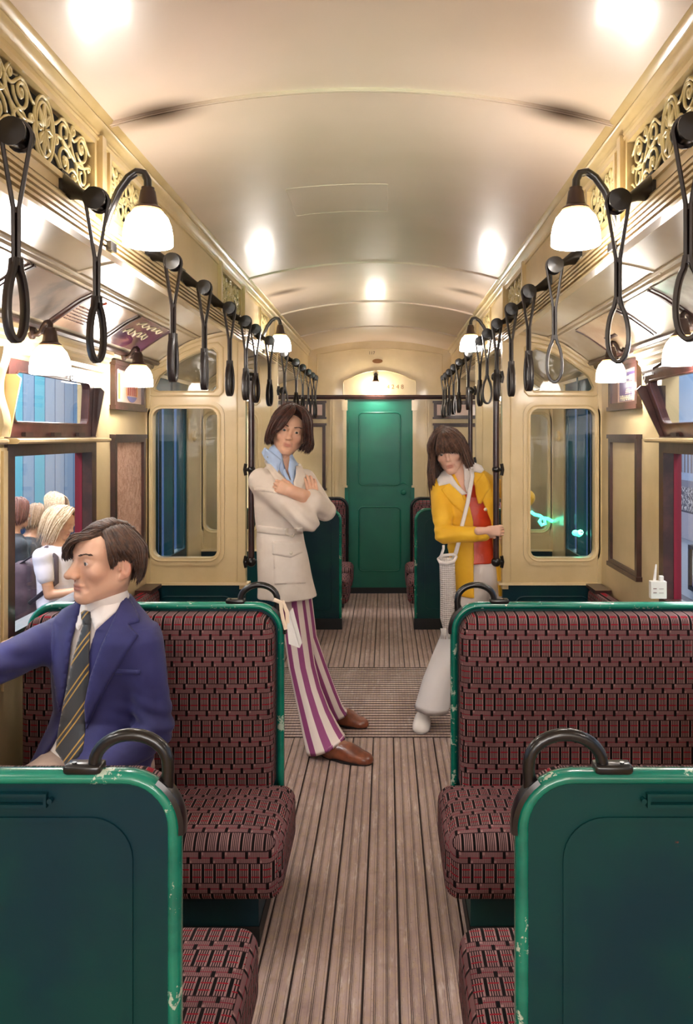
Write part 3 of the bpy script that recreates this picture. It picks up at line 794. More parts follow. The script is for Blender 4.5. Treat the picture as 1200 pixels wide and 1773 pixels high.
SR = [1.38, 1.80, 2.48, 2.93, 3.34, 3.78, 4.14, 4.46, 5.10, 5.75, 6.2, 6.65, 7.0, 7.3]
ordn = ['nearest', 'second', 'third', 'fourth', 'fifth', 'sixth', 'seventh', 'eighth', 'ninth', 'tenth', 'eleventh', 'twelfth', 'thirteenth', 'farthest']
rnd = random.Random(3)
TW = {(-1, 0): (.45, .9, .019), (-1, 1): (.4, .8, .019), (-1, 2): (.5, 1.35, .016), (-1, 3): (.5, 1.5, .014), (-1, 4): (.4, 1.1, .018), (-1, 5): (.4, 1.2, .018), (1, 0): (-.45, -.5, .025), (1, 1): (-.4, -.4, .027), (1, 2): (-.3, -.25, .027), (1, 3): (-.4, -1.2, .018), (1, 4): (-.4, -1.2, .016), (1, 6): (0, .1, .028)}
for s, L, side in ((-1, SL, 'left'), (1, SR, 'right')):
    for i, y in enumerate(L):
        o = make_strap(s); o.location.y = y + .03
        o['label'] = 'black leather hanging strap in the %s row, %s %s' % (side, ordn[i], 'to the camera' if i == 0 else ('of the row by the end wall' if i == 13 else 'from the camera'))
        o['group'] = 'hanging straps along the clerestory'
        r, t, w_ = TW.get((s, i), (rnd.uniform(-.3, .3), rnd.uniform(.2, 1.2), rnd.uniform(.014, .022)))
        strap_loop(o, r, w_, t)

# ---------------------------------------------------------------- seats
def uvbox(o, yf=None):
    """UV in metres by dominant normal; top surfaces use y, fronts carry on from the top edge"""
    me = o.data; l = me.uv_layers.new(name='UVMap') if not me.uv_layers else me.uv_layers[0]
    off = Vector(ORI[o.name]); vs = me.vertices
    zt = max(v.co.z for v in vs)
    for p in me.polygons:
        n = p.normal
        for li in p.loop_indices:
            c = vs[me.loops[li].vertex_index].co + off
            ax = abs(n.x) > .75
            if ax: u, v = c.y, c.z
            elif yf is None: u, v = c.x, c.z
            else: u, v = c.x, (c.y * (1 if yf > 0 else -1)) - c.z
            l.data[li].uv = (u, v)
def slab(x0, x1, z0, z1, y, t, r, er, corner=None, bulge=.0):
    """rounded-outline slab, front face at y+t (sign of t = direction), edge radius er"""
    mb = MB(); rings = []; sg = 1 if t > 0 else -1
    def ol(i): return rrect(x0 + i, x1 - i, z0 + i, z1 - i, [max(q - i, .002) for q in (r if isinstance(r, (list, tuple)) else (r,) * 4)], 8)
    rings.append([(p[0], y, p[1]) for p in ol(0)])
    for k in range(7):
        a = k / 6 * PI / 2; i = er * (1 - math.cos(a)); d = abs(t) - er + er * math.sin(a)
        rings.append([(p[0], y + sg * d, p[1]) for p in ol(i)])
    for k in range(1, 5): i = er + k * .02; rings.append([(p[0], y + t + sg * bulge * (1 - (1 - k / 4) ** 2), p[1]) for p in ol(i)])
    mb.loft(rings); return mb
def cushion(x0, x1, y0, y1, z0, z1, r=.05, name='seat_cushion', parent=None, yf=1):
    bm = bmesh.new(); bmesh.ops.create_cube(bm, size=1)
    for v in bm.verts:
        v.co.x = x0 if v.co.x < 0 else x1; v.co.y = y0 if v.co.y < 0 else y1; v.co.z = z0 if v.co.z < 0 else z1
    bmesh.ops.bevel(bm, geom=bm.edges[:] + bm.verts[:], offset=r, segments=6, profile=.5, affect='EDGES')
    bmesh.ops.subdivide_edges(bm, edges=[e for e in bm.edges if e.calc_length() > .2], cuts=9, use_grid_fill=True)
    for v in bm.verts:
        tx = (v.co.x - x0) / (x1 - x0); ty = (v.co.y - y0) / (y1 - y0)
        if v.co.z > z1 - r * .5: v.co.z += .014 * math.sin(PI * min(1, max(0, ty))) * min(1, math.sin(PI * min(1, max(0, tx))) * 3)
    bmesh.ops.recalc_face_normals(bm, faces=bm.faces[:])
    me = bpy.data.meshes.new(name); bm.to_mesh(me); bm.free()
    o = link_mesh(name, me, M['moq'], parent); uvbox(o, yf); return o
AE = .2845
def seat(s, y, f, label, zt=.95, depth=.50, wallrnd=.10, handle=True, card=True, edge='greenedge', fcush=None):
    """s side, y back-panel plane seen from behind, f=+1 seat faces away from the camera"""
    o = wthing('transverse_seat', label, 'seat', (s * .72, y, 0), 'moquette transverse seats')
    xa, xw = AE, 1.165; R = .098
    def ol(i, zb=0): 
        L = rrect(xa + i, xw - i, zb, zt - i, (.001, .001, max(wallrnd - i, .002), max(R - i, .002)), 10)
        return [(s * p[0], p[1]) for p in L]
    T = .034 * f
    pn = MB(); pn.extr(ol(.012), 'y', y + T * .15, y + T * .85)
    # raised bead forming the recessed field, on the rear face
    yb = y + T * .15
    inner = rrect(xa + .088, xw - .06, .16, zt - .085, (.03, .03, .05, .065), 8)
    pn.ring([(s * p[0], p[1]) for p in rrect(xa + .080, xw - .052, .152, zt - .077, (.036, .036, .056, .072), 8)], [(s * p[0], p[1]) for p in inner], 'y', yb - .004 * f, yb + .002 * f)
    pn.build('back_panel', M['green'], o, angle=30)
    # rolled rim
    L = ol(.012)
    pts = [p for p in L]
    # order: starts bottom aisle corner .. ; drop the bottom run
    path = [(s * (xa + .012), .0)] + [p for p in L if p[1] > .02][::-1] + [(s * (xw - .012), .0)]
    path = sorted_path = None
    up_a = [(s * (xa + .012 + .0), z) for z in np.linspace(.0, zt - R - .02, 6)]
    corner = [(s * (xa + R + (R - .012) * math.cos(t)), zt - R + (R - .012) * math.sin(t)) for t in np.linspace(PI, PI / 2, 10)]
    r2 = max(wallrnd, .02)
    cr2 = [(s * (xw - r2 + (r2 - .012) * math.cos(t)), zt - r2 + (r2 - .012) * math.sin(t)) for t in np.linspace(PI / 2, 0, 10)]
    dn = [(s * (xw - .012), z) for z in np.linspace(zt - r2 - .02, .0, 5)]
    pts = up_a + corner + cr2 + dn
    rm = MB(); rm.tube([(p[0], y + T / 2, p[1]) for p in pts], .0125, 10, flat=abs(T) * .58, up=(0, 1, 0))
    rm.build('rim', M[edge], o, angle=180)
    kp = MB(); kp.box((s * (xa - .002), y - .003 * f, 0), (s * xw, y + T + .003 * f, .085)); kp.build('kick_plate', M['kick'], o, smooth=False)
    # back cushion
    x0, x1 = sorted((s * (xa + .026), s * (xw - .02)))
    ra = (.03, .03, wallrnd * .8, R * .75) if s > 0 else (.03, .03, R * .75, wallrnd * .8)
    bc = slab(x0, x1, .33, zt - .028, y + T, .085 * f, ra, .030, bulge=.006).build('back_cushion', M['moq'], o, angle=180)
    uvbox(bc)
    # seat cushion and box
    x0, x1 = sorted((s * .234, s * 1.16))
    ya, yb_ = y + T + .045 * f, y + f * depth
    cushion(x0, x1, min(ya, yb_), max(ya, yb_), .175, .362, .045, parent=o, yf=-f)
    bx = MB(); bx.box((s * .315, y + T, .0), (s * 1.16, y + f * (depth - .09), .18)); bx.build('seat_box', M['green'], o, smooth=False)
    kb = MB(); kb.box((s * .312, y + T + .002 * f, 0), (s * 1.16, y + f * (depth - .087), .06)); kb.build('seat_box_kick', M['kick'], o, smooth=False)
    if handle:
        h = MB(); yc = y + T / 2
        p0 = Vector((s * (xa + .150), yc, zt + .003)); c0 = Vector((s * (xa + .088), yc, zt - .004))
        pp = []
        # arch from top flange over to the rounded corner
        for t in np.linspace(0, 1, 17):
            a = PI * (0 + t * 1.06)
            pp.append((s * (xa + .087 + .063 * math.cos(a)), yc, zt + .008 + .050 * math.sin(a) - max(0, t - .86) * .12))
        pp = [(p0.x, yc, zt + .002)] + pp + [(s * (xa + .026), yc, zt - .045)]
        h.tube(pp, .0108, 12)
        xx0, xx1 = sorted((s * (xa + .134), s * (xa + .200)))
        h.loft([[(p[0], yc + q, p[1]) for p in rrect(xx0 + i_, xx1 - i_, zt - .004, zt + .0105 - i_ * .6, .004, 3)] for q, i_ in ((-.016, .005), (-.013, .001), (.013, .001), (.016, .005))])
        h.tube([(s * (xa + .183), yc - .004, zt + .009), (s * (xa + .183), yc - .004, zt + .0125)], .004, 8)
        ang = np.linspace(PI * .72, PI * 1.02, 6)
        h.tube([(s * (xa + R + (R + .004) * math.cos(t)), yc, zt - R + (R + .004) * math.sin(t)) for t in ang], [.010, .014, .015, .015, .013, .008], 10, flat=[.005, .008, .008, .008, .007, .004], up=(0, 1, 0)) if False else None
        rng = [[(s * (xa + R + (R + q) * math.cos(t)), yc + v, zt - R + (R + q) * math.sin(t)) for q, v in ((-.002, -.017), (.006, -.014), (.008, 0), (.006, .014), (-.002, .017), (-.006, 0))] for t in np.linspace(PI * .70, PI * 1.03, 8)]
        h.loft(rng)
        h.build('grab_handle', M['black'], o, angle=50)
    if card:
        c = MB(); xm = s * .60; xa_, xb = (xm - .045, xm + .045) if s < 0 else (.517, .66)
        if s < 0: xa_, xb = -.600, -.508
        else: xa_, xb = .505, .62
        yy = y - .002 * f; z0, z1 = zt - .058, zt - .034
        c.ring([(xa_, z0), (xb, z0), (xb, z1), (xa_, z1)], [(xa_ + .005, z0 + .006), (xb - .005, z0 + .006), (xb - .005, z1 - .004), (xa_ + .005, z1 - .004)], 'y', yy - .004 * f, yy + .006 * f)
        for xx in (xa_ - .006, xb + .006): c.tube([(xx, yy + .004 * f, (z0 + z1) / 2), (xx, yy - .005 * f, (z0 + z1) / 2)], .0045, 8)
        c.build('label_holder', M['green'], o, smooth=False)
    return o
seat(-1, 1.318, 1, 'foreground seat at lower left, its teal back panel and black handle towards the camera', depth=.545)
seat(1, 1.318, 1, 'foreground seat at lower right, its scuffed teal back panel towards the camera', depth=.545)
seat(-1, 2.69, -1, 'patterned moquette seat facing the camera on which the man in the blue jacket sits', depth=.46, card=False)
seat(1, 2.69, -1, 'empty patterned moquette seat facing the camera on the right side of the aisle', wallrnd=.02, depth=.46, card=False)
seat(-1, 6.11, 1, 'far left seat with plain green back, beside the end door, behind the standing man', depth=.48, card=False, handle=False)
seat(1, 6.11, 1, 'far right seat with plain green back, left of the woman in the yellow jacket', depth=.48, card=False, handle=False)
seat(-1, 7.26, -1, 'farthest left moquette seat against the end wall, mostly hidden', depth=.46, card=False, handle=False, edge='black')
seat(1, 7.26, -1, 'farthest right moquette seat against the end wall, mostly hidden', depth=.46, card=False, handle=False, edge='black')
# longitudinal seats under the windows between the transverse seats and the screens
for s, side in ((-1, 'left'), (1, 'right')):
    o = wthing('side_seat', 'moquette side seat along the %s wall, its top showing before the glass screen' % side, 'seat', (s * 1.0, 3.4, 0))
    x0, x1 = sorted((s * 1.10, s * 1.175))
    b = cushion(x0, x1, 2.80, 4.03, .33, .735, .03, 'back_cushion', o); uvbox(b)
    x0, x1 = sorted((s * .68, s * 1.12)); c = cushion(x0, x1, 2.80, 4.03, .175, .362, .045, parent=o)
    bx = MB(); bx.box((s * .74, 2.80, 0), (s * 1.17, 4.03, .18)); bx.build('seat_box', M['green'], o, smooth=False)
    bx = MB(); bx.box((s * 1.10, 3.86, .735), (s * 1.18, 4.04, .752)); bx.build('top_rail', M['brown'], o, smooth=False)

# ---------------------------------------------------------------- framed panels on the walls
def wall_panel(s, y0, y1, z0, z1, face, label, cat='panel', faceobj=None):
    o = wthing('noticeboard', label, cat, (s * WW, (y0 + y1) / 2, z0))
    X = s * WW
    f = MB(); f.ring([(y0, z0), (y1, z0), (y1, z1), (y0, z1)], [(y0 + .03, z0 + .03), (y1 - .03, z0 + .03), (y1 - .03, z1 - .03), (y0 + .03, z1 - .03)], 'x', X - s * .022, X)
    f.box((X - s * .028, y0 - .01, z1 - .012), (X, y1 + .01, z1 + .008)); f.box((X - s * .028, y0 - .01, z0 - .006), (X, y1 + .01, z0 + .014))
    f.build('frame', M['brown'], o, smooth=False, bevel=0)
    p = MB(); p.box((X - s * .008, y0 + .02, z0 + .02), (X - s * .001, y1 - .02, z1 - .02)); p.build('panel_face', face, o, smooth=False)
    return o
m_, nt_, b_ = newmat('peeling_pink_paper'); v_, x_, y_, z_ = coord()
c_ = mix(noise(v_, 14, 5, .7, dist=1.5).sm(.4, .62), lin((222, 186, 164)), lin((196, 150, 124))); c_ = mix(noise(v_, 40, 4, .8, dist=2).sm(.58, .66), c_, lin((150, 104, 84)))
setc(b_, c_); b_.inputs['Roughness'].default_value = .55; bump(b_, noise(v_, 30, 5, .7, dist=1.5), .9, .01); M['pink'] = m_
wall_panel(-1, 3.53, 3.98, .885, 1.517, M['pink'], 'tall dark framed panel with peeling pink paper behind the seated man')
wall_panel(1, 3.42, 3.86, .885, 1.517, M['cream'], 'tall dark framed blank cream panel on the right wall')
pap = paint('pale_pink_paper', (232, 208, 196), (226, 196, 184), .4, .3, 8)
oL = wall_panel(-1, 3.53, 3.98, 1.645, 1.855, pap, 'small framed poster with a round emblem on the left wall under the lamp', 'poster')
oR = wall_panel(1, 3.42, 3.86, 1.645, 1.855, pap, 'small framed purple and white lettered notice on the right wall', 'poster')
def text(name, body, size, loc, rot, m, parent, ext=.0005, align='CENTER', sx=1):
    cu = bpy.data.curves.new(name, 'FONT'); cu.body = body; cu.size = size; cu.extrude = ext; cu.align_x = align; cu.align_y = 'CENTER'
    t = bpy.data.objects.new(name, cu); COL.objects.link(t)
    dg = bpy.context.evaluated_depsgraph_get(); me = bpy.data.meshes.new_from_object(t.evaluated_get(dg))
    bpy.data.objects.remove(t); me.name = name
    me.transform(Matrix.Translation(loc) @ rot @ Matrix.Diagonal((sx, 1, 1, 1)))
    return link_mesh(name, me, m, parent, smooth=False)
RW = {-1: Matrix.Rotation(PI / 2, 4, 'Z') @ Matrix.Rotation(PI / 2, 4, 'X'), 1: Matrix.Rotation(-PI / 2, 4, 'Z') @ Matrix.Rotation(PI / 2, 4, 'X')}
def flatmat(n, c, r=.4): return paint(n, c, None, r, .3)
C_pur = flatmat('purple_ink', (92, 72, 130)); C_cream = flatmat('cream_ink', (232, 226, 190)); C_orange = flatmat('orange_ink', (240, 176, 96)); C_red = flatmat('red_ink', (176, 70, 52)); C_grey = flatmat('grey_ink', (128, 96, 96)); C_gold = flatmat('gold_leaf', (150, 98, 40), .5); C_dbrown = flatmat('dark_brown_ink', (60, 36, 34)); C_blue = flatmat('blue_ink', (120, 124, 190))
# right notice: purple blocks and pale lettering
X = WW - .010
b = MB(); b.box((X, 3.52, 1.680), (X - .001, 3.71, 1.78)); b.box((X, 3.46, 1.795), (X - .001, 3.60, 1.812)); b.build('purple_block', C_pur, oR, smooth=False)
b = MB(); b.box((X - .001, 3.455, 1.742), (X - .002, 3.60, 1.768)); b.build('orange_block', C_orange, oR, smooth=False)
def letter_bars(y0, y1, z, h, m, seed):
    r = random.Random(seed); b = MB(); y = y0
    while y < y1 - .006:      # blurred block letters: uprights with short arms
        w = r.uniform(.009, .015); b.box((X - .003, y, z), (X - .002, y + .005, z + h)); k = r.choice((0, .42, .84))
        b.box((X - .0032, y, z + h * k), (X - .002, y + w, z + h * k + .005)); b.box((X - .0032, y, z + h * .42), (X - .002, y + w * .9, z + h * .42 + .004)); y += w + .004
    b.build('lettering', m, oR, smooth=False)
letter_bars(3.47, 3.56, 1.772, .026, C_cream, 1); letter_bars(3.47, 3.52, 1.742, .022, C_cream, 2); letter_bars(3.46, 3.62, 1.712, .022, pap, 3); letter_bars(3.46, 3.70, 1.682, .024, C_cream, 4)
b = MB(); b.box((X - .001, 3.74, 1.67), (X - .002, 3.83, 1.80)); b.build('photo_block', C_grey, oR, smooth=False)
# left poster: round emblem
X = -WW + .010
b = MB(); n_ = 24
disc = [(3.80 + .085 * math.cos(t), 1.735 + .055 * math.sin(t)) for t in [2 * PI * k / n_ for k in range(n_)]]
b.ring(disc, [(3.80 + (p[0] - 3.80) * .9, 1.735 + (p[1] - 1.735) * .9) for p in disc], 'x', X, X + .001)
b.build('emblem_ring', C_orange, oL, smooth=False)
b = MB(); b.extr([p for p in disc if p[1] < 1.712], 'x', X, X + .0012); b.build('emblem_base', C_blue, oL, smooth=False)
b = MB()
for k in range(5): b.box((X, 3.74 + k * .028, 1.712), (X + .0015, 3.752 + k * .028, 1.765 - abs(k - 2) * .006))
b.build('emblem_bars', C_red, oL, smooth=False)
b = MB(); b.box((X, 3.61, 1.69), (X + .001, 3.63, 1.81)); b.build('emblem_stroke', C_orange, oL, smooth=False)

# end wall frames
def end_frame(s, z0, z1, label, face):
    x0, x1 = .52, 1.08; o = wthing('end_wall_frame', label, 'panel', (s * .8, YE, z0))
    f = MB(); A = [(s * x0, z0), (s * x1, z0), (s * x1, z1), (s * x0, z1)]; B = [(s * (x0 + .03), z0 + .028), (s * (x1 - .03), z0 + .028), (s * (x1 - .03), z1 - .028), (s * (x0 + .03), z1 - .028)]
    f.ring(A, B, 'y', YE - .02, YE); f.box((s * (x0 - .01), YE - .03, z1 - .014), (s * (x1 + .01), YE, z1 + .008)); f.box((s * (x0 - .01), YE - .03, z0 - .006), (s * (x1 + .01), YE, z0 + .012))
    f.build('frame', M['brown'], o, smooth=False)
    p = MB(); p.box((s * (x0 + .02), YE - .006, z0 + .02), (s * (x1 - .02), YE - .001, z1 - .02)); p.build('panel_face', face, o, smooth=False)
    return o
for s, side in ((-1, 'left'), (1, 'right')):
    end_frame(s, 1.0, 1.63, 'tall dark framed cream panel on the end wall %s of the door' % side, M['cream'])
    o = end_frame(s, 1.685, 1.845, 'small dark framed pale notice high on the end wall %s of the door' % side, pap)
# carriage number and plates
o = text('carriage_number', '4 2 4 8', .058, (.150, YE - .020, 1.985), Matrix.Rotation(PI / 2, 4, 'X'), C_gold, None, .001); tag(o, 'gold painted number 4248 beside the end wall lamp', 'number')
o = text('small_number_plate', '117', .042, (-.075, YE - .006, 2.312), Matrix.Rotation(PI / 2, 4, 'X'), C_dbrown, None, .001); tag(o, 'tiny dark number 117 high on the end wall arch', 'number')
b = MB(); b.extr([(-.02 + .05 * math.cos(t), 2.235 + .022 * math.sin(t)) for t in np.linspace(0, 2 * PI, 25)[:-1]], 'y', YE - .006, YE)
for k in range(5): b.tube([(-.055 + .017 * k, YE - .008, 2.222), (-.055 + .017 * k + .01, YE - .008, 2.248)], .003, 5)
tag(b.build('vent_cover', C_gold, None, smooth=False), 'small oval bronze vent cover above the end wall lamp', 'vent cover')
# filled hatch outline on the ceiling
b = MB(); o4 = rrect(-.22, .02, 2.72, 3.06, .004, 1)
for a_, b__ in ((( -.30, 2.82), (.07, 2.82)), ((.07, 2.82), (.07, 3.16)), ((.07, 3.16), (-.30, 3.16)), ((-.30, 3.16), (-.30, 2.82))):
    b.tube([(a_[0] + (b__[0] - a_[0]) * t, a_[1] + (b__[1] - a_[1]) * t, zc(a_[0] + (b__[0] - a_[0]) * t)) for t in np.linspace(0, 1, 9)], .0016, 5)
tn += 1; struct('trim_%d' % tn, b, M['ceil'], angle=180)

# ---------------------------------------------------------------- adverts on the curved side ceiling
def advert(s, y0, y1, face, label, edge='brown'):
    o = wthing('ceiling_advert', label, 'advert', (s * 1.03, (y0 + y1) / 2, 1.95), 'card adverts on the curved side ceiling')
    xs = np.linspace(.952, 1.108, 9); m = MB(); rings = []
    cvt = [(float(x), float(np.interp(x, [p[0] for p in SCP], [p[1] for p in SCP]))) for x in xs]
    m.extr(mir([(x, z - .002) for x, z in cvt] + [(x, z - .005) for x, z in cvt][::-1], s), 'y', y0 + .012, y1 - .012)
    m.build('advert_card', face, o, angle=60)
    for ya, yb in ((y0, y0 + .014), (y1 - .014, y1)): f = MB(); f.extr(mir([(x, z - .001) for x, z in cvt] + [(x, z - .010) for x, z in cvt][::-1], s), 'y', ya, yb); f.build('advert_edge', M[edge], o, smooth=False)
    return o, cvt
def adv_mat(name, base, blobs, rough=.2):
    m, nt, b = newmat(name); v, x, y, z = coord(); c = lin(base[0])
    c = mix(noise(v, 7, 4).sm(.4, .6), c, lin(base[1]))
    for (cy, cx, ry, rx, colr) in blobs:
        e = ((x - cx) / rx).pw(2) + ((y - cy) / ry).pw(2) + noise(v, 16, 3) * .8
        c = mix((1.3 - e).sm(0, .3), c, lin(colr))
    setc(b, c); b.inputs['Roughness'].default_value = rough; b.inputs['Coat Weight'].default_value = .7; b.inputs['Coat Roughness'].default_value = .1
    return m
def onslope(s, x, y, d=.007):
    """matrix placing text on the sloping ceiling: readable from the aisle"""
    z = float(np.interp(x, [p[0] for p in SCP], [p[1] for p in SCP])); z2 = float(np.interp(x + .02, [p[0] for p in SCP], [p[1] for p in SCP]))
    up = Vector((-s * .02, 0, z - z2)).normalized(); right = Vector((0, 1, 0)) if s < 0 else Vector((0, -1, 0))
    nrm = right.cross(up); R = Matrix((right, up, nrm)).transposed().to_4x4()
    return (s * x + nrm.x * d, y, z + nrm.z * d), R
A = [(-1, 1.30, 1.76, ((222, 214, 200), (206, 196, 180)), [], 'pale card advert on the left side ceiling at the picture edge'),
     (-1, 1.78, 2.24, ((214, 200, 184), (196, 180, 164)), [], 'blank pale card advert on the left side ceiling before the grey one'),
     (-1, 2.25, 2.70, ((150, 142, 138), (176, 160, 150)), [(2.53, -.985, .13, .045, (44, 98, 130)), (2.38, -1.06, .10, .05, (214, 190, 170))], 'grey and blue card advert on the left side ceiling'),
     (-1, 2.72, 3.20, ((226, 196, 170), (216, 182, 158)), [(3.06, -1.0, .10, .06, (130, 148, 176))], 'cream card advert with a red swirl and text lines on the left side ceiling'),
     (-1, 3.22, 3.70, ((84, 44, 78), (104, 52, 76)), [(3.60, -1.09, .10, .03, (216, 110, 70))], 'purple card advert with cream lettering on the left side ceiling'),
     (1, 1.60, 2.10, ((190, 182, 172), (172, 164, 156)), [], 'grey glossy card advert on the right side ceiling at the picture edge'),
     (1, 2.12, 2.62, ((188, 184, 176), (160, 156, 152)), [], 'glossy silver grey card advert on the right side ceiling'),
     (1, 2.64, 3.02, ((222, 206, 186), (214, 198, 176)), [], 'plain cream card advert on the right side ceiling'),
     (1, 3.04, 3.66, ((214, 190, 160), (200, 172, 142)), [(3.30, .99, .16, .028, (40, 26, 24)), (3.40, .965, .05, .015, (190, 120, 90))], 'cream card advert with a dark brown shape on the right side ceiling')]
for k, (s, y0, y1, base, bl, lb) in enumerate(A):
    o, cv = advert(s, y0, y1, adv_mat('advert_print_%d' % k, base, bl), lb)
    def on(x, y): return tuple(onslope(s, x, y, .0065)[0])
    if k == 3:      # red swirl and rows of blurred small print
        m = MB(); m.tube([on(.985 + .018 * math.sin(t * 1.9), 2.80 + .026 * t + .014 * math.cos(t * 3.1)) for t in np.linspace(0, 2.6, 26)], .0032, 6); m.build('swirl_letter', C_red, o, angle=180)
        r_ = random.Random(5); m = MB()
        for q in range(6):
            y = 2.75
            while y < 2.93:
                w = r_.uniform(.008, .024); m.tube([on(1.022 + .011 * q, y), on(1.022 + .011 * q, y + w)], .0016, 4); y += w + .006
        m.build('small_print', C_grey, o, angle=180)
    if k == 4:      # two rows of flourished cream script
        r_ = random.Random(8)
        for x0, ya, yb in ((.985, 3.30, 3.62), (1.035, 3.27, 3.56)):
            m = MB(); m.tube([on(x0 + .012 * math.sin(t * 30) + .004 * math.sin(t * 71), ya + (yb - ya) * t + .010 * math.cos(t * 41)) for t in np.linspace(0, 1, 90)], .0034, 5); m.build('script_lettering', C_cream, o, angle=180)
    if k == 8:
        r_ = random.Random(6); m = MB(); y = 3.34
        while y < 3.50:
            w = r_.uniform(.006, .012); m.tube([on(1.045, y), on(1.060, y + w * .4)], .0018, 4); y += w + .004
        m.build('small_print', C_dbrown, o, angle=180)

# ---------------------------------------------------------------- small things
o = wthing('white_label_holder', 'small white plastic box with a thin upright stem standing on the right window sill', 'sign holder', (1.10, 2.86, .952))
pc = P(1139, 1012, 2.72)
b = MB(); b.box((pc.x - .027, pc.y - .012, .953), (pc.x + .027, pc.y + .012, pc.z + .012)); b.box((pc.x + .006, pc.y - .008, pc.z + .012), (pc.x + .018, pc.y + .008, pc.z + .03)); b.build('holder_body', M['white'], o, smooth=False)
b = MB(); b.tube([(pc.x - .012, pc.y, pc.z + .01), (pc.x - .006, pc.y, pc.z + .07)], [.006, .003], 8); b.build('stem', M['white'], o)
b = MB()
for q in (0, .014): b.box((pc.x - .02, pc.y - .013, pc.z - .014 - q), (pc.x - .008, pc.y - .0125, pc.z - .011 - q)); b.box((pc.x, pc.y - .013, pc.z - .014 - q), (pc.x + .016, pc.y - .0125, pc.z - .0125 - q))
b.build('print_line', C_grey, o, smooth=False)
# information cards tied to the seat handle
y_ = 2.62
o = wthing('information_cards', 'white folded information cards tied with a cream ribbon to the left seat handle', 'card', tuple(P(487, 1045, y_)))
rb = MB()
def PP(L, D): return [P(a, b, D) for a, b in L]
rb.tube(PP([(474, 1038), (484, 1042), (492, 1048), (497, 1060), (498, 1078), (497, 1084)], y_), .0065, 6, flat=.0015, up=(0, 1, 0))
rb.tube(PP([(486, 1040), (487, 1055), (490, 1072), (495, 1090)], y_ - .004), .006, 6, flat=.0015, up=(0, 1, 0))
rb.tube(PP([(489, 1040), (494, 1052), (499, 1065), (498, 1080)], y_ + .004), .006, 6, flat=.0015, up=(0, 1, 0))
rb.build('ribbon', flatmat('cream_ribbon', (236, 216, 190), .6), o)
cd = MB()
for (a, b, c, d, D) in (((497, 1085), (515, 1121), (519, 1122), (499, 1060), y_), ((501, 1060), (507, 1052), (523, 1113), (519, 1122), y_ + .02)):
    q = [P(*t, D) for t in (a, b, c, d)]; q2 = [v + Vector((0, .0015, 0)) for v in q]
    cd.add(q + q2, [(0, 1, 2, 3), (4, 5, 6, 7), (0, 1, 5, 4), (1, 2, 6, 5), (2, 3, 7, 6), (3, 0, 4, 7)])
q = [P(497, 1085, y_ - .003), P(500, 1115, y_ - .003), P(519, 1122, y_ + .002), P(500, 1060, y_ + .002)]
cd.add(q + [v + Vector((0, .0015, 0)) for v in q], [(0, 1, 2, 3), (4, 5, 6, 7), (0, 1, 5, 4), (1, 2, 6, 5), (2, 3, 7, 6), (3, 0, 4, 7)])
cd.build('card', M['white'], o, smooth=False)

# ---------------------------------------------------------------- outside: the museum hall
def stripes():
    m, nt, b = newmat('striped_blue_hall_wall'); v, x, y, z = coord()
    u = y * 3.1; k = u.fl()
    h = ((k * 12.9898).sin() * 437.58).fr(); h2 = ((k * 7.233).sin() * 91.7).fr()
    c = mix(h, lin((112, 146, 176)), lin((160, 170, 184)))
    c = mix((h2 > .75), c, lin((104, 172, 190)))
    c = mix((h2 < .15), c, lin((60, 100, 160)))
    c = mix((u.fr() < .06), c, lin((70, 96, 130)))
    c = mix((z < .45), c, lin((40, 58, 92)))
    setc(b, c); b.inputs['Roughness'].default_value = .5; return m
hw = MB(); hw.box((-4.7, -3, -.7), (-4.6, 14, 4.5)); struct('wall_hall_left', hw, stripes(), smooth=False)
m_, nt_, b_ = newmat('sky_blue_hall_wall'); v_, x_, y_, z_ = coord()
c_ = mix(z_.sm(.9, 2.6), lin((190, 198, 214)), lin((118, 150, 186))); c_ = mix(noise(v_, 1.2, 3).sm(.5, .7) * .5, c_, lin((176, 196, 224))); setc(b_, c_)
hw = MB(); hw.box((4.2, -3, -.7), (4.3, 14, 4.5)); struct('wall_hall_right', hw, m_, smooth=False)
hw = MB(); hw.box((-4.7, 13.0, -.7), (4.3, 13.1, 4.5)); struct('wall_hall_end', hw, flatmat('dark_blue_hall', (70, 96, 140)), smooth=False)
hf = MB(); hf.box((-4.7, -3, -.75), (4.3, 14, -.7)); struct('floor_hall', hf, flatmat('grey_hall_floor', (92, 92, 100)), smooth=False)
sl = MB()
for q in range(9): sl.box((4.14, 8.0, .15 + q * .12), (4.19, 8.9, .21 + q * .12))
struct('trim_hall', sl, flatmat('pale_slats', (196, 208, 222)), smooth=False)
# mural and pictures on the right hall wall, seen through the right window
def RP(x, y): return P(x, y, 1)
def hall_at(px, py, X=4.18):
    D = (X - CX) * F / (px - VX); return P(px, py, D)
o = wthing('museum_mural', 'large grey blue photographic mural of a street and crowd, seen through the right window', 'picture', (4.19, 9.6, .5))
a = hall_at(1174, 790); b2 = hall_at(1215, 790)
y0, y1 = b2.y, a.y; zt_, zb_ = 1.40, .10
m_, nt_, b_ = newmat('mural_print'); v_, x_, yy_, z_ = coord('Generated')
c_ = mix(z_ > .62, lin((120, 122, 140)), lin((150, 166, 196)))
bl = ((yy_ * 7).fr() > .35) * (z_ > .70) * (z_ < .92); c_ = mix(bl, c_, lin((116, 112, 122)))
crowd = noise(v_, 26, 3, .8).sm(.5, .56) * (z_ > .3) * (z_ < .55); c_ = mix((z_ < .55), c_, lin((70, 72, 88))); c_ = mix(crowd, c_, lin((214, 212, 216)))
c_ = mix((z_ < .28), c_, lin((160, 160, 178))); setc(b_, c_)
q = MB(); q.box((4.17, y0, zb_), (4.195, y1, zt_)); q.build('mural_sheet', m_, o, smooth=False)
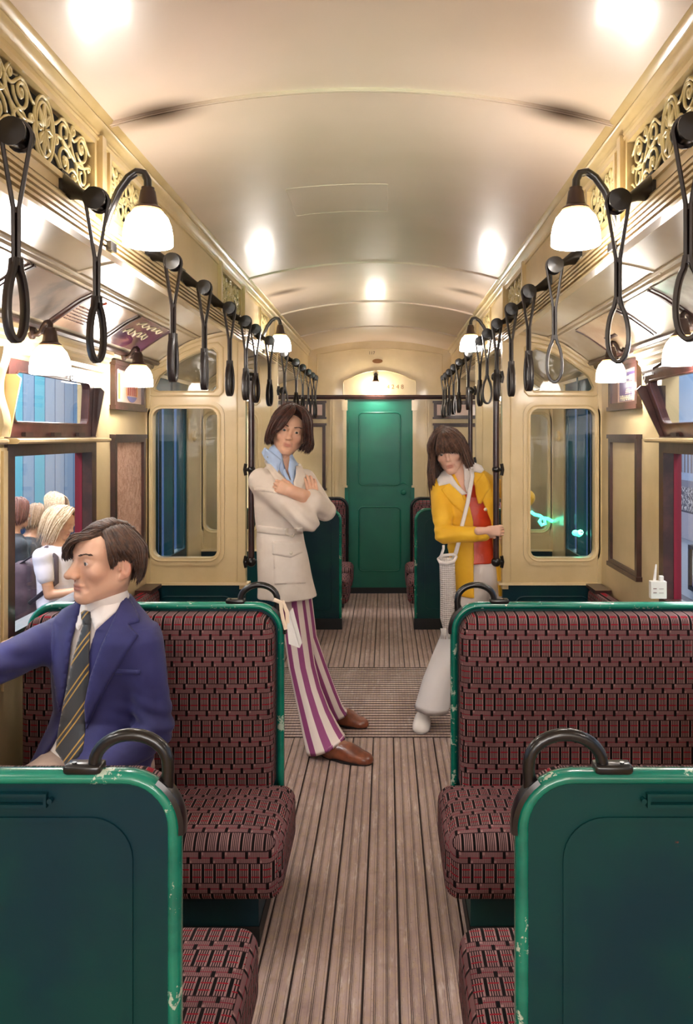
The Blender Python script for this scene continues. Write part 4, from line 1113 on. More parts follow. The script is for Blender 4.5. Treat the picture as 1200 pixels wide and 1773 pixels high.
for px0, px1, py0, py1, lb in ((1160, 1171, 870, 915, 'small dark framed picture on the hall wall seen through the right window'), (1195, 1215, 950, 1020, 'lower framed picture on the hall wall at the right picture edge')):
    a = hall_at(px0, py1, 4.17); b2 = hall_at(px1, py0, 4.17)
    o = wthing('framed_picture', lb, 'picture', (4.17, (a.y + b2.y) / 2, a.z))
    y0, y1 = sorted((a.y, b2.y)); q = MB(); q.ring([(y0, a.z), (y1, a.z), (y1, b2.z), (y0, b2.z)], [(y0 + .05, a.z + .05), (y1 - .05, a.z + .05), (y1 - .05, b2.z - .05), (y0 + .05, b2.z - .05)], 'x', 4.14, 4.20); q.build('picture_frame', M['black'], o, smooth=False)
    q = MB(); q.box((4.18, y0 + .05, a.z + .05), (4.19, y1 - .05, b2.z - .05)); q.build('picture_print', paint('picture_print', (224, 226, 236), (96, 110, 170), .4, 0, 5), o, smooth=False)

# glowing green strokes added in place of reflections in the right doorway glass
def reflected_glow(pts, r, label, wires):
    o = wthing('reflected_glow_tube', label, 'reflection stand-in', tuple(pts[0]))
    m = MB(); m.tube([tuple(p) for p in pts], r, 8); m.build('reflection_stroke', M['reflected_glow'], o)
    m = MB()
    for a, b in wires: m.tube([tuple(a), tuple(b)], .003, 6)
    m.build('added_clip', M['black'], o)
M['reflected_glow'] = emit('green_reflection_glow', (.02, 1, .55, 1), 1.6)
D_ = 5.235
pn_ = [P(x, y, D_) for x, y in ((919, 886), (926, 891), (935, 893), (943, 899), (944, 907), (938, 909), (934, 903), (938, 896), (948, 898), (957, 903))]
reflected_glow(pn_, .011, 'bright green glowing squiggle added for a reflection in the right glass screen', [(pn_[1], pn_[1] + Vector((0, .02, 0))), (pn_[-2], pn_[-2] + Vector((0, .02, 0)))])
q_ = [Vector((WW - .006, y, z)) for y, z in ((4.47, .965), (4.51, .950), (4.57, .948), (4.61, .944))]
reflected_glow(q_, .017, 'short green glowing bar added for a reflection in the right sliding door glass', [(q_[0], q_[0] + Vector((.012, 0, 0))), (q_[-1], q_[-1] + Vector((.012, 0, 0)))])

# ================================================================ FIGURES
# signed-distance modelling: smooth unions of tapered limbs meshed with surface nets
class Fld:
    def __init__(s, lo, hi, h):
        s.lo = np.array(lo, float); s.h = h
        s.n = np.ceil((np.array(hi) - s.lo) / h).astype(int) + 1
        s.a = np.full(s.n, .25, np.float32)
    def sub(s, lo, hi):
        i0 = np.clip(np.floor((np.array(lo) - s.lo) / s.h).astype(int), 0, s.n - 1)
        i1 = np.clip(np.ceil((np.array(hi) - s.lo) / s.h).astype(int) + 1, i0 + 1, s.n)
        ax = [(s.lo[k] + s.h * np.arange(i0[k], i1[k])).astype(np.float32) for k in range(3)]
        return tuple(slice(i0[k], i1[k]) for k in range(3)), ax[0][:, None, None], ax[1][None, :, None], ax[2][None, None, :]
    def op(s, prim, k=.01, mode='u', m=.0):
        lo, hi, fn = prim; pad = max(k * 1.2, .03) + m
        sl, X, Y, Z = s.sub(np.array(lo) - pad, np.array(hi) + pad)
        d = fn(X, Y, Z); A = s.a[sl]
        if mode == 'u':
            if k > 0: hh = np.maximum(k - np.abs(A - d), 0) / k; r = np.minimum(A, d) - hh * hh * k * .25
            else: r = np.minimum(A, d)
        else:      # subtract
            d = -d
            if k > 0: hh = np.maximum(k - np.abs(A - d), 0) / k; r = np.maximum(A, d) + hh * hh * k * .25
            else: r = np.maximum(A, d)
        s.a[sl] = r; return s
    def disp(s, fn, lo=None, hi=None):
        lo = s.lo if lo is None else lo; hi = s.lo + s.h * s.n if hi is None else hi
        sl, X, Y, Z = s.sub(lo, hi); s.a[sl] = s.a[sl] + fn(X, Y, Z); return s
    def samp(s, p):
        q = (np.asarray(p) - s.lo) / s.h; q = np.clip(q, 0, s.n - 1.001); i = q.astype(int); f = (q - i).astype(np.float32); r = 0
        for dx in (0, 1):
            for dy in (0, 1):
                for dz in (0, 1):
                    wt = (f[:, 0] if dx else 1 - f[:, 0]) * (f[:, 1] if dy else 1 - f[:, 1]) * (f[:, 2] if dz else 1 - f[:, 2])
                    r = r + wt * s.a[i[:, 0] + dx, i[:, 1] + dy, i[:, 2] + dz]
        return r
    def grad(s, p):
        e = s.h * 1.5; p = np.asarray(p); g = np.stack([s.samp(p + d) - s.samp(p - d) for d in np.eye(3) * e], 1)
        return g / (np.linalg.norm(g, axis=1, keepdims=True) + 1e-9)
    def mesh(s):
        a = s.a.copy()
        for ax in range(3):
            ix = [slice(None)] * 3; ix[ax] = 0; a[tuple(ix)] = .2; ix[ax] = -1; a[tuple(ix)] = .2
        ins = a < 0; c = np.zeros(np.array(a.shape) - 1, np.int8)
        S = lambda arr, d: arr[d[0]:arr.shape[0] - 1 + d[0], d[1]:arr.shape[1] - 1 + d[1], d[2]:arr.shape[2] - 1 + d[2]]
        cor = [(x, y, z) for x in (0, 1) for y in (0, 1) for z in (0, 1)]
        for d in cor: c += S(ins, d)
        I, J, K = np.nonzero((c > 0) & (c < 8)); n = len(I)
        acc = np.zeros((n, 3)); cnt = np.zeros(n)
        V = {d: a[I + d[0], J + d[1], K + d[2]] for d in cor}
        for d in cor:
            for ax in range(3):
                if d[ax]: continue
                e = list(d); e[ax] = 1; e = tuple(e); va, vb = V[d], V[e]; m = (va < 0) != (vb < 0)
                t = np.where(m, va / np.where(m, va - vb, 1), 0)
                for q in range(3): acc[:, q] += np.where(m, d[q] + (t if q == ax else 0), 0)
                cnt += m
        vs = (acc / cnt[:, None] + np.stack([I, J, K], 1)) * s.h + s.lo
        idx = np.full(c.shape, -1, np.int64); idx[I, J, K] = np.arange(n); F_ = []
        for ax in range(3):
            o = [q for q in range(3) if q != ax]
            A = [slice(1, -1)] * 3; A[ax] = slice(0, -1); B = list(A); B[ax] = slice(1, None)
            s0, s1 = ins[tuple(A)], ins[tuple(B)]
            p = np.stack(np.nonzero(s0 != s1), 1); st = s0[tuple(p.T)]
            p = p.copy(); p[:, o[0]] += 1; p[:, o[1]] += 1
            def cell(du, dv):
                q = p.copy(); q[:, o[0]] -= du; q[:, o[1]] -= dv; return idx[tuple(q.T)]
            quad = np.stack([cell(1, 1), cell(0, 1), cell(0, 0), cell(1, 0)], 1)
            fl_ = st if ax != 1 else ~st
            quad = np.where(fl_[:, None], quad, quad[:, ::-1]); F_.append(quad)
        return vs, np.concatenate(F_)
def clone(g):
    q = Fld(g.lo, g.lo + g.h, g.h); q.n = g.n.copy(); q.a = np.full(g.n, .25, np.float32); return q
def vv(*a): return np.array(a, float)
def cone(a, b, ra, rb):
    a = np.array(a, float); b = np.array(b, float); ba = b - a; L = float(ba @ ba) + 1e-12; R = max(ra, rb)
    def fn(X, Y, Z):
        px, py, pz = X - a[0], Y - a[1], Z - a[2]
        t = np.clip((px * ba[0] + py * ba[1] + pz * ba[2]) / L, 0, 1)
        return np.sqrt((px - t * ba[0]) ** 2 + (py - t * ba[1]) ** 2 + (pz - t * ba[2]) ** 2) - (ra + (rb - ra) * t)
    return np.minimum(a, b) - R, np.maximum(a, b) + R, fn
def rotm(yaw=0, pitch=0, roll=0):
    return np.array((Matrix.Rotation(yaw, 3, 'Z') @ Matrix.Rotation(pitch, 3, 'X') @ Matrix.Rotation(roll, 3, 'Y')))
def ell(c, r, R=None):
    c = np.array(c, float); r = np.array(r, float); m = float(max(r))
    def fn(X, Y, Z):
        x, y, z = X - c[0], Y - c[1], Z - c[2]
        if R is not None: x, y, z = (R[0, 0] * x + R[1, 0] * y + R[2, 0] * z), (R[0, 1] * x + R[1, 1] * y + R[2, 1] * z), (R[0, 2] * x + R[1, 2] * y + R[2, 2] * z)
        k0 = np.sqrt((x / r[0]) ** 2 + (y / r[1]) ** 2 + (z / r[2]) ** 2); k1 = np.sqrt((x / r[0] ** 2) ** 2 + (y / r[1] ** 2) ** 2 + (z / r[2] ** 2) ** 2)
        return k0 * (k0 - 1) / (k1 + 1e-6)
    q = r if R is None else vv(m, m, m)
    return c - q, c + q, fn
def stack(tab, yaw=0, ex=2.4):
    """tab rows (z, cx, cy, rx, ry): a trunk of superelliptic sections"""
    T_ = np.array(sorted(tab), float); cs, sn = math.cos(yaw), math.sin(yaw)
    def fn(X, Y, Z):
        z = Z.ravel(); cx, cy, rx, ry = [np.interp(z, T_[:, 0], T_[:, k]).astype(np.float32)[None, None, :] for k in (1, 2, 3, 4)]
        x, y = X - cx, Y - cy; u = (cs * x + sn * y); v = (-sn * x + cs * y)
        k = (np.abs(u / rx) ** ex + np.abs(v / ry) ** ex) ** (1 / ex); d = (k - 1) * np.minimum(rx, ry)
        e = np.maximum(T_[0, 0] - Z, Z - T_[-1, 0])
        return np.maximum(d, e)
    m = max(T_[:, 3].max(), T_[:, 4].max())
    return vv((T_[:, 1] - m).min(), (T_[:, 2] - m).min(), T_[0, 0]), vv((T_[:, 1] + m).max(), (T_[:, 2] + m).max(), T_[-1, 0]), fn
def wr(amp, f, seed=0, dirn=None):
    """soft cloth wrinkles"""
    r = np.random.RandomState(seed); W_ = [(r.normal(size=3), r.uniform(0, 6)) for _ in range(5)]
    def fn(X, Y, Z):
        t = 0
        for k, (w, p) in enumerate(W_):
            w = w / np.linalg.norm(w) * f * (1 + .45 * k)
            if dirn is not None: w = w * np.array(dirn)
            t = t + np.sin(w[0] * X + w[1] * Y + w[2] * Z + p + 1.3 * np.sin(f * .4 * (X - Z) + k)) / (1 + .6 * k)
        return (amp * t / 2).astype(np.float32)
    return fn
def to_obj(name, vs, fs, m, parent, col=None, label=None):
    me = bpy.data.meshes.new(name); me.vertices.add(len(vs)); me.vertices.foreach_set('co', np.asarray(vs, np.float32).ravel())
    me.loops.add(len(fs) * 4); me.loops.foreach_set('vertex_index', np.asarray(fs, np.int32).ravel())
    me.polygons.add(len(fs)); me.polygons.foreach_set('loop_start', np.arange(len(fs), dtype=np.int32) * 4)
    me.update(calc_edges=True); me.validate()
    if col is not None:
        a = me.color_attributes.new('Tint', 'FLOAT_COLOR', 'POINT'); c4 = np.concatenate([col, np.ones((len(col), 1))], 1).astype(np.float32); a.data.foreach_set('color', c4.ravel())
    return link_mesh(name, me, m, parent, True, label)
def cat(parts):
    V, F2, C2 = [], [], []; n = 0
    for v, f, c in parts: V.append(v); F2.append(f + n); C2.append(c); n += len(v)
    return np.concatenate(V), np.concatenate(F2), np.concatenate(C2)
def decal(poly, fld, D0, D1, th=.004, lift=.001, step=3.0, edge=.4):
    """patch whose outline is a polygon in photo pixels, dropped on the surface of fld with real thickness -> MB"""
    from mathutils.geometry import delaunay_2d_cdt
    pts = []
    for i, p in enumerate(poly):
        q = poly[(i + 1) % len(poly)]; L = math.dist(p, q); m = max(1, int(L / step))
        pts += [(p[0] + (q[0] - p[0]) * t / m, p[1] + (q[1] - p[1]) * t / m) for t in range(m)]
    nb = len(pts); bx = [p[0] for p in poly]; by = [p[1] for p in poly]
    def ins(x, y):
        c = False
        for i in range(len(poly)):
            (x1, y1), (x2, y2) = poly[i], poly[i - 1]
            if (y1 > y) != (y2 > y) and x < (x2 - x1) * (y - y1) / (y2 - y1) + x1: c = not c
        return c
    g = []
    for i, x in enumerate(np.arange(min(bx), max(bx), step)):
        for y in np.arange(min(by) + (i % 2) * step / 2, max(by), step):
            if ins(x, y) and min((x - p[0]) ** 2 + (y - p[1]) ** 2 for p in pts[:nb]) > (step * .55) ** 2: g.append((x, y))
    V2, E2, F3, ov, oe, of = delaunay_2d_cdt([Vector(p) for p in pts + g], [], [list(range(nb))], 1, 1e-5)
    px = np.array([[v.x, v.y] for v in V2]); n = len(px)
    dirs = np.stack([(px[:, 0] - VX) / F, np.ones(n), -(px[:, 1] - VY) / F], 1); o = vv(CX, 0, CH)
    hit = np.full(n, np.nan); best = np.full(n, 9.); bd = np.full(n, (D0 + D1) / 2)
    prev = None
    for D in np.arange(D0, D1, fld.h * .5):
        d = fld.samp(o + dirs * D)
        nb_ = (d < best) & np.isnan(hit); best = np.where(nb_, d, best); bd = np.where(nb_, D, bd)
        if prev is not None:
            m = (d < 0) & (prev >= 0) & np.isnan(hit); hit = np.where(m, D - fld.h * .5 * (-d) / (prev - d + 1e-9), hit)
        prev = d
    Dh = np.where(np.isnan(hit), bd, hit); Pw = o + dirs * Dh[:, None]; N = fld.grad(Pw)
    isb = np.array([any(k < nb for k in q) for q in ov])
    t_ = np.where(isb, th * edge, th)[:, None]
    A = Pw + N * (lift + t_); B = Pw + N * (lift - .0015)
    mb = MB(); mb.v = [tuple(q) for q in np.concatenate([A, B])]
    ed = {}
    for f in F3:
        mb.f.append(list(f)); mb.f.append([n + k for k in f][::-1])
        for i in range(len(f)): a, b = f[i], f[(i + 1) % len(f)]; ed[(a, b)] = 1
    for (a, b) in ed:
        if (b, a) not in ed: mb.f.append([b, a, n + a, n + b])
    mb.uv = [None] * len(mb.f); mb.mi = [0] * len(mb.f)
    return mb

# skin, hair and cloth materials
def skin_mat():
    m, nt, b = newmat('waxwork_skin'); v, x, y, z = coord()
    a = nt.nodes.new('ShaderNodeAttribute'); a.attribute_name = 'Tint'
    c = mix(noise(v, 60, 3) * .16, E(a.outputs['Color']), lin((190, 120, 100))); setc(b, c)
    b.inputs['Roughness'].default_value = .42; b.inputs['Subsurface Weight'].default_value = .12; b.inputs['Subsurface Radius'].default_value = (.012, .005, .003)
    b.inputs['Subsurface Scale'].default_value = .5
    bump(b, noise(v, 420, 2), .08, .001); return m
M['skin'] = skin_mat()
SKIN = np.array(lin((226, 180, 152))[:3]); LIP = np.array(lin((176, 96, 86))[:3]); PALE = np.array(lin((232, 190, 168))[:3]); BRNS = np.array(lin((214, 160, 130))[:3])
def hair_mat(n, a, b_, c=None):
    m, nt, b = newmat(n); v, x, y, z = coord()
    q = mix(noise(v, 60, 4, .7).sm(.35, .65), lin(a), lin(b_)); setc(b, q)
    b.inputs['Roughness'].default_value = .5; b.inputs['Specular IOR Level'].default_value = .35; b.inputs['Sheen Weight'].default_value = .2; b.inputs['Anisotropic'].default_value = .5
    return m
M['hair1'] = hair_mat('mid_brown_hair', (84, 54, 36), (46, 28, 20)); M['hair2'] = hair_mat('chestnut_hair', (78, 38, 26), (44, 22, 16)); M['hair3'] = hair_mat('brown_hair', (104, 72, 56), (66, 44, 34)); M['blonde'] = hair_mat('blonde_hair', (226, 200, 170), (190, 156, 124))
def cloth(n, c, c2=None, rough=.75, sc=600, bs=.2, sheen=.1):
    return paint(n, c, c2, rough, 0, 10, sc, bs, sheen=sheen)
M['blazer'] = cloth('blue_wool', (40, 40, 100), (34, 34, 88), .7, 900, .25, .12); M['shirtw'] = cloth('white_cotton', (238, 230, 226), None, .7, 500, .1)
M['beige'] = cloth('beige_trouser', (190, 164, 146), (176, 150, 134)); M['coat'] = cloth('beige_coat', (226, 214, 202), (218, 205, 192), .75, 400, .15)
M['shirtb'] = cloth('light_blue_cotton', (176, 200, 236), None, .7, 400, .1); M['yellow'] = cloth('yellow_jacket_cloth', (244, 192, 44), (238, 182, 34), .6, 500, .12)
M['red'] = cloth('orange_red_satin', (206, 62, 24), (186, 44, 18), .35, 60, .3); M['whitet'] = cloth('white_trouser', (232, 226, 224), None, .7); M['shoeb'] = paint('tan_brown_leather', (128, 70, 44), (96, 48, 32), .3, .4, 20)
M['clog'] = paint('white_clog', (232, 224, 218), None, .3, .4); M['eyew'] = paint('eye_white', (226, 214, 206), None, .2, .6); M['iris'] = paint('eye_iris', (86, 84, 84), None, .15, .8); M['pupil'] = paint('eye_pupil', (12, 10, 10), None, .1, .8)
M['button'] = paint('pearl_button', (226, 214, 196), None, .25, .5); M['seam'] = cloth('coat_shadow_seam', (150, 134, 120))

def make_head(h, nose=.118, nosew=1., jaw=1., fem=0., skin=SKIN, neck=((0, -.035, -.19), .056), ear=True, mouth_open=0., earY=-.020):
    f = Fld((-.105, -.15, -.22), (.105, .15, .14), h)
    f.op(ell((0, -.016, .026), (.073, .085, .076)), .02)
    f.op(ell((0, .012, -.030), (.060 * jaw, .074, .080)), .03)
    f.op(ell((0, .045, .028), (.056, .044, .048)), .03)
    for s in (-1, 1):
        f.op(cone((s * .053 * jaw, -.005, -.058), (s * .016 * jaw, .062, -.100), .018, .016), .03)
        f.op(ell((s * .040, .058, -.030), (.021, .020, .018)), .025)
        f.op(cone((s * .034, .072, .021), (s * .012, .083, .018), .008, .0085), .016)
    f.op(ell((0, .074, -.102), (.020, .017, .016)), .022)
    f.op(ell((0, .072, -.070), (.029, .0175, .026)), .02)
    # nose
    f.op(cone((0, .0835, .016), (0, .0945, -.008), .0085, .0080), .012)
    f.op(cone((0, .0925, -.004), (0, nose - .0095, -.034), .0078, .0092 * nosew), .010)
    f.op(cone((0, .080, -.002), (0, nose - .030, -.033), .0085, .0125 * nosew), .008)
    f.op(ell((0, nose - .013, -.037), (.010 * nosew, .012, .0085)), .008)
    for s in (-1, 1):
        f.op(ell((s * .0125 * nosew, nose - .026, -.041), (.0085, .012, .0075)), .006)
        f.op(ell((s * .032, .094, .001), (.0165, .0145, .0105)), .012, 's')
        f.op(ell((s * .0065, nose - .020, -.0475), (.0035, .006, .004)), .003, 's')
        f.op(ell((s * .031, .0720, -.002), (.0155, .0155, .0150)), .006)
        f.op(ell((s * .031, .090, -.003), (.0155, .013, .0052)), .0012, 's')
        # nasolabial fold, cheek hollow
        f.op(cone((s * .021, .093, -.046), (s * .030, .080, -.074), .003, .003), .012, 's')
    # mouth
    f.op(ell((0, .0835, -.0665), (.0235, .0100, .0046)), .006)
    f.op(ell((0, .0830, -.0770 - mouth_open), (.0190, .0105, .0056)), .006)
    f.op(ell((0, .0945, -.0716 - mouth_open * .5), (.0245, .0070, .0013 + mouth_open * .5)), .002, 's')
    f.op(ell((0, .095, -.087 - mouth_open), (.015, .008, .004)), .01, 's')
    f.op(cone((0, .097, -.050), (0, .096, -.062), .002, .002), .005, 's')
    # neck
    nk, nr = neck; f.op(cone((0, -.018, -.06), nk, .047 if not fem else .044, nr), .035)
    if not fem: f.op(ell((0, .022, -.135), (.009, .012, .012)), .02)
    if ear:
        for s in (-1, 1):
            R = np.array(Matrix.Rotation(s * .48, 3, 'Z') @ Matrix.Rotation(-.18, 3, 'X'))
            c0 = vv(s * .0755, earY, -.018)
            f.op(ell(c0, (.0085, .0200, .0335), R), .006)
            f.op(ell(c0 + vv(s * .009, .002, .004), (.0075, .0125, .0225), R), .003, 's')
            f.op(ell(c0 + vv(s * .004, -.004, .002), (.0030, .0055, .0150), R), .003)
            f.op(ell(c0 + vv(-s * .002, .008, -.028), (.006, .0085, .010)), .006)
            f.op(ell(c0 + vv(s * .001, .014, -.004), (.005, .004, .007)), .004)
    v, q = f.mesh()
    x, y, z = v.T; col = np.tile(skin, (len(v), 1))
    lip = np.exp(-((x / .021) ** 4)) * np.exp(-(((z + .0718 + mouth_open * .5) / (.0095 + mouth_open)) ** 4)) * (y > .076)
    col = col * (1 - .75 * lip[:, None]) + LIP * .75 * lip[:, None]
    ch = .22 * np.exp(-(((np.abs(x) - .045) / .02) ** 2 + ((z + .038) / .022) ** 2)) * (y > .03)
    col = col * (1 - ch[:, None]) + np.array(lin((212, 136, 116))[:3]) * ch[:, None]
    er = .35 * (np.abs(x) > .078); col = col * (1 - er[:, None]) + np.array(lin((206, 122, 104))[:3]) * er[:, None]
    return v, q, col
def head_mat4(c, fdir, roll=0, pitch=0, sc=1.0):
    """local +y = facing, +z = up, +x = viewer-left of a face looking at us... (figure's right is -x)"""
    f = Vector(fdir).normalized(); z = Vector((0, 0, 1)); x = f.cross(z).normalized(); z = x.cross(f)
    R = Matrix((x, f, z)).transposed().to_4x4()
    return Matrix.Translation(c) @ R @ Matrix.Rotation(pitch, 4, 'X') @ Matrix.Rotation(roll, 4, 'Y') @ Matrix.Scale(sc, 4)
def app(Mx, v): A_ = np.array(Mx); return np.asarray(v) @ A_[:3, :3].T + A_[:3, 3]
def eyes(Mx, parent, look=(0, 0)):
    for s in (-1, 1):
        mb = MB(); R = .0128; prof = [(R * math.sin(t), R * math.cos(t)) for t in np.linspace(PI - .01, .56, 12)]; n = 16
        LM = Mx @ Matrix.Translation((s * .031, .0732, -.002)) @ Matrix.Rotation(-look[0], 4, 'Z') @ Matrix.Rotation(look[1], 4, 'X') @ Matrix.Rotation(-PI / 2, 4, 'X')
        mb.lathe(prof, n, M=LM); mb.f.pop(); mb.uv.pop(); mb.mi.pop(); mb.f.pop(); mb.uv.pop(); mb.mi.pop()
        mb.cur = 1; mb.lathe([(R * math.sin(t), R * math.cos(t)) for t in (.56, .4, .24)], n, M=LM)
        for _ in range(2): mb.f.pop(); mb.uv.pop(); mb.mi.pop()
        mb.cur = 2; mb.lathe([(R * math.sin(t), R * math.cos(t)) for t in (.24, .12, .02)], n, M=LM); 
        mb.build('eye', [M['eyew'], M['iris'], M['pupil']], parent, angle=180, fix=False)
def catmull(P_, n):
    P_ = [np.array(p, float) for p in P_]; P_ = [2 * P_[0] - P_[1]] + P_ + [2 * P_[-1] - P_[-2]]; out = []
    m = len(P_) - 3
    for t in np.linspace(0, m - 1e-6, n):
        i = int(t); u = t - i; p0, p1, p2, p3 = P_[i:i + 4]
        out.append(.5 * ((2 * p1) + (-p0 + p2) * u + (2 * p0 - 5 * p1 + 4 * p2 - p3) * u * u + (-p0 + 3 * p1 - 3 * p2 + p3) * u ** 3))
    return out
def sheet(mb, guides, nl, r0, seed=0, jit=.002, Mx=None, n=13, layers=1, rise=0, wave=0.):
    """locks of hair combed between guide curves (head-local control points)"""
    rr = np.random.RandomState(seed); G = [catmull(g, n) for g in guides]; m = len(G) - 1
    nl = int(nl * 1.9); r0 = r0 * .66
    for L in range(layers):
        for k in range(nl):
            t = (k + rr.uniform(0, 1)) / nl * m; i = min(int(t), m - 1); u = t - i
            a, b = G[i], G[i + 1]; ln = rr.uniform(.88, 1.0); ph = rr.uniform(0, 6)
            j0 = rr.normal(size=3) * jit; j1 = rr.normal(size=3) * jit * 2.5; pts = []
            for q in range(n):
                s_ = q / (n - 1) * ln * (n - 1); qi = min(int(s_), n - 2); qu = s_ - qi
                pa = a[qi] * (1 - qu) + a[qi + 1] * qu; pb = b[qi] * (1 - qu) + b[qi + 1] * qu; p = pa * (1 - u) + pb * u
                w_ = q / (n - 1); p = p + j0 * (1 - w_) + j1 * w_ + p / (np.linalg.norm(p) + 1e-6) * rise * L
                if wave: p = p + vv(wave * math.sin(ph + w_ * 9), 0, 0)
                pts.append(p)
            rad = [r0 * (.55 + .6 * math.sin(PI * min(1, (q / (n - 1)) * .9 + .1)) ** .8) * (1 if q < n - 2 else (.6 if q == n - 2 else .15)) * rr.uniform(.92, 1.08) for q in range(n)]
            if Mx is not None: pts = app(Mx, pts)
            mb.tube([tuple(p) for p in pts], [x * 1.15 for x in rad], 6, flat=[x * .62 for x in rad])
def brows(Mx, m, parent, dz=0, th=.0022):
    for s in (-1, 1):
        mb = MB(); rr = np.random.RandomState(5)
        for k in range(26):
            t = k / 25; p = vv(s * (.013 + .034 * t), .0945 - .0165 * t ** 1.6, .0175 + .007 * math.sin(t * 2.2) + dz) + rr.normal(size=3) * .0007
            q = p + vv(s * .007, -.002 - .003 * t, .002 - .003 * t); mb.tube([tuple(x) for x in app(Mx, [p, (p + q) / 2 + vv(0, .0006, .0006), q])], [.0015, .0018, .0008], 4)
        mb.build('eyebrow', m, parent, angle=180, fix=False)
def hand(f, w, d, up, side, curl=(.4, .4, .4, .4), thumb=.5, sc=1.0, spread=.06):
    """adds a hand to fld f: w wrist point, d = direction of the fingers, up = back-of-hand normal, side=+1 thumb on d x up side"""
    w = np.array(w, float); d = np.array(d, float); d /= np.linalg.norm(d); up = np.array(up, float); up = up - d * (up @ d); up /= np.linalg.norm(up)
    sx = np.cross(d, up) * side
    A = lambda a, b, c: w + (d * a + sx * b + up * c) * sc
    f.op(cone(A(-.06, 0, 0), A(.01, 0, 0), .027 * sc, .024 * sc), .01)
    for b in (-.026, -.009, .009, .026): f.op(cone(A(.012, b * .7, 0), A(.078 - abs(b) * .2, b, .002), .0125 * sc, .0105 * sc), .012)
    for k, (b, l0) in enumerate(((.028, 1.0), (.0095, 1.08), (-.0095, 1.0), (-.027, .82))):
        c = curl[k]; p = vv(.078 - abs(b) * .25, b, .002); ang = c * .6; r = .0092
        for j, (L, ca) in enumerate(((.040, c * 1.0), (.026, c * 1.2), (.020, c * .8))):
            q = p + vv(math.cos(ang), spread * b / .03 * math.cos(ang), -math.sin(ang)) * L * l0
            f.op(cone(A(*p), A(*q), r * sc, (r - .0010) * sc), .003 if j == 0 else .002); r -= .0008; p = q; ang += ca
    p = vv(.018, .026, -.006); a = .75 - thumb * .4
    for L, r, da in ((.038, .0125, 0), (.030, .0105, -.35 * thumb), (.024, .0095, -.3 * thumb)):
        q = p + vv(math.cos(a), math.sin(a) * (1 if L > .03 else .5), -.25 - thumb * .5) * L / math.sqrt(math.cos(a) ** 2 + math.sin(a) ** 2 + (.25 + thumb * .5) ** 2)
        f.op(cone(A(*p), A(*q), r * sc, (r - .001) * sc), .006); p = q; a += da
    return f
def skinv(v, q, c=SKIN): return v, q, np.tile(c, (len(v), 1))
def shoe(heel, toe, hgt, wd, name, m, parent, sole=.012, clog=False):
    heel = np.array(heel, float); toe = np.array(toe, float); L = np.linalg.norm(toe - heel); d = (toe - heel) / L
    yaw = math.atan2(d[1], d[0]); f = Fld(np.minimum(heel, toe) - .07, np.maximum(heel, toe) + vv(.07, .07, .13), .004)
    R = np.array(Matrix.Rotation(yaw, 3, 'Z')); A = lambda a, b, c: heel + d * a * L + vv(-d[1], d[0], 0) * b + vv(0, 0, c)
    f.op(ell(A(.22, 0, .035 if not clog else .022), (L * .25, wd * .42, .045 if not clog else .026), R), .02); f.op(ell(A(.66, 0, .024), (L * .33, wd * .50, .034), R), .03); f.op(ell(A(.86, 0, .016), (L * .15, wd * (.34 if not clog else .46), .022), R), .02)
    f.op(ell(A(.48, 0, .045), (L * .26, wd * .40, .040), R), .03); clog or f.op(cone(A(.24, 0, .04), A(.20, 0, hgt), .036, .032), .03)
    z0 = heel[2]
    if clog: f.op(ell(A(.72, 0, .024), (L * .26, wd * .49, .028), R), .01)
    f.disp(lambda X, Y, Z: np.maximum(0, (z0 + .002) - Z) * 3 + 0 * X)
    v, q = f.mesh(); v[:, 2] = np.maximum(v[:, 2], z0 + .006); o = to_obj(name, v, q, m, parent)
    s_ = MB(); pts = []
    for t in np.linspace(0, 2 * PI, 28)[:-1]:
        a = .5 + .5 * math.cos(t); wv = wd * .5 * abs(math.sin(t)) ** .8 * (1 if a > .45 else .85) * (1 if math.sin(t) > 0 else -1)
        p = A(.02 + a * .97, wv, 0); pts.append((p[0], p[1]))
    s_.extr(pts, 'z', z0 + .0005, z0 + sole); s_.build('sole', M['black'] if not clog else M['clog'], o, smooth=False)
    return o
def body_coarse(lo, hi, segs, h=.012):
    f = Fld(lo, hi, h)
    for a, b, ra, rb in segs: f.op(cone(a, b, ra, rb), .03)
    return f.mesh()
def leg(rows_, n=36, ph=0, ns=7):
    mb = MB(); rings = []; pr = rows_; ys = np.linspace(0, len(pr) - 1, (len(pr) - 1) * 5 + 1); cols = list(zip(*pr))
    for t in ys:
        y, xl, xr, D_, ry, tilt = [float(np.interp(t, range(len(pr)), cc)) for cc in cols]
        a, b = P(xl, y, D_), P(xr, y, D_); cx, rx = (a.x + b.x) / 2, (b.x - a.x) / 2; w0 = t / ys[-1]
        ring = []
        for k in range(n):
            an = 2 * PI * k / n; rr_ = 1 + .025 * math.sin(5 * an + 3 * w0 + ph) + .015 * math.sin(9 * an + 7 * w0)
            ring.append((cx + rx * rr_ * math.cos(an), D_ + ry * rr_ * math.sin(an), a.z + tilt * (math.cos(an)) * rx))
        rings.append(ring)
    inner = [(cx_ + (p[0] - cx_) * .9, D_ + (p[1] - D_) * .9, p[2] + .015) for p in rings[-1] for cx_ in (cx,)]
    rings.append(inner); mb.loft(rings, uvs=True, uscale=ns, vscale=.1); return mb


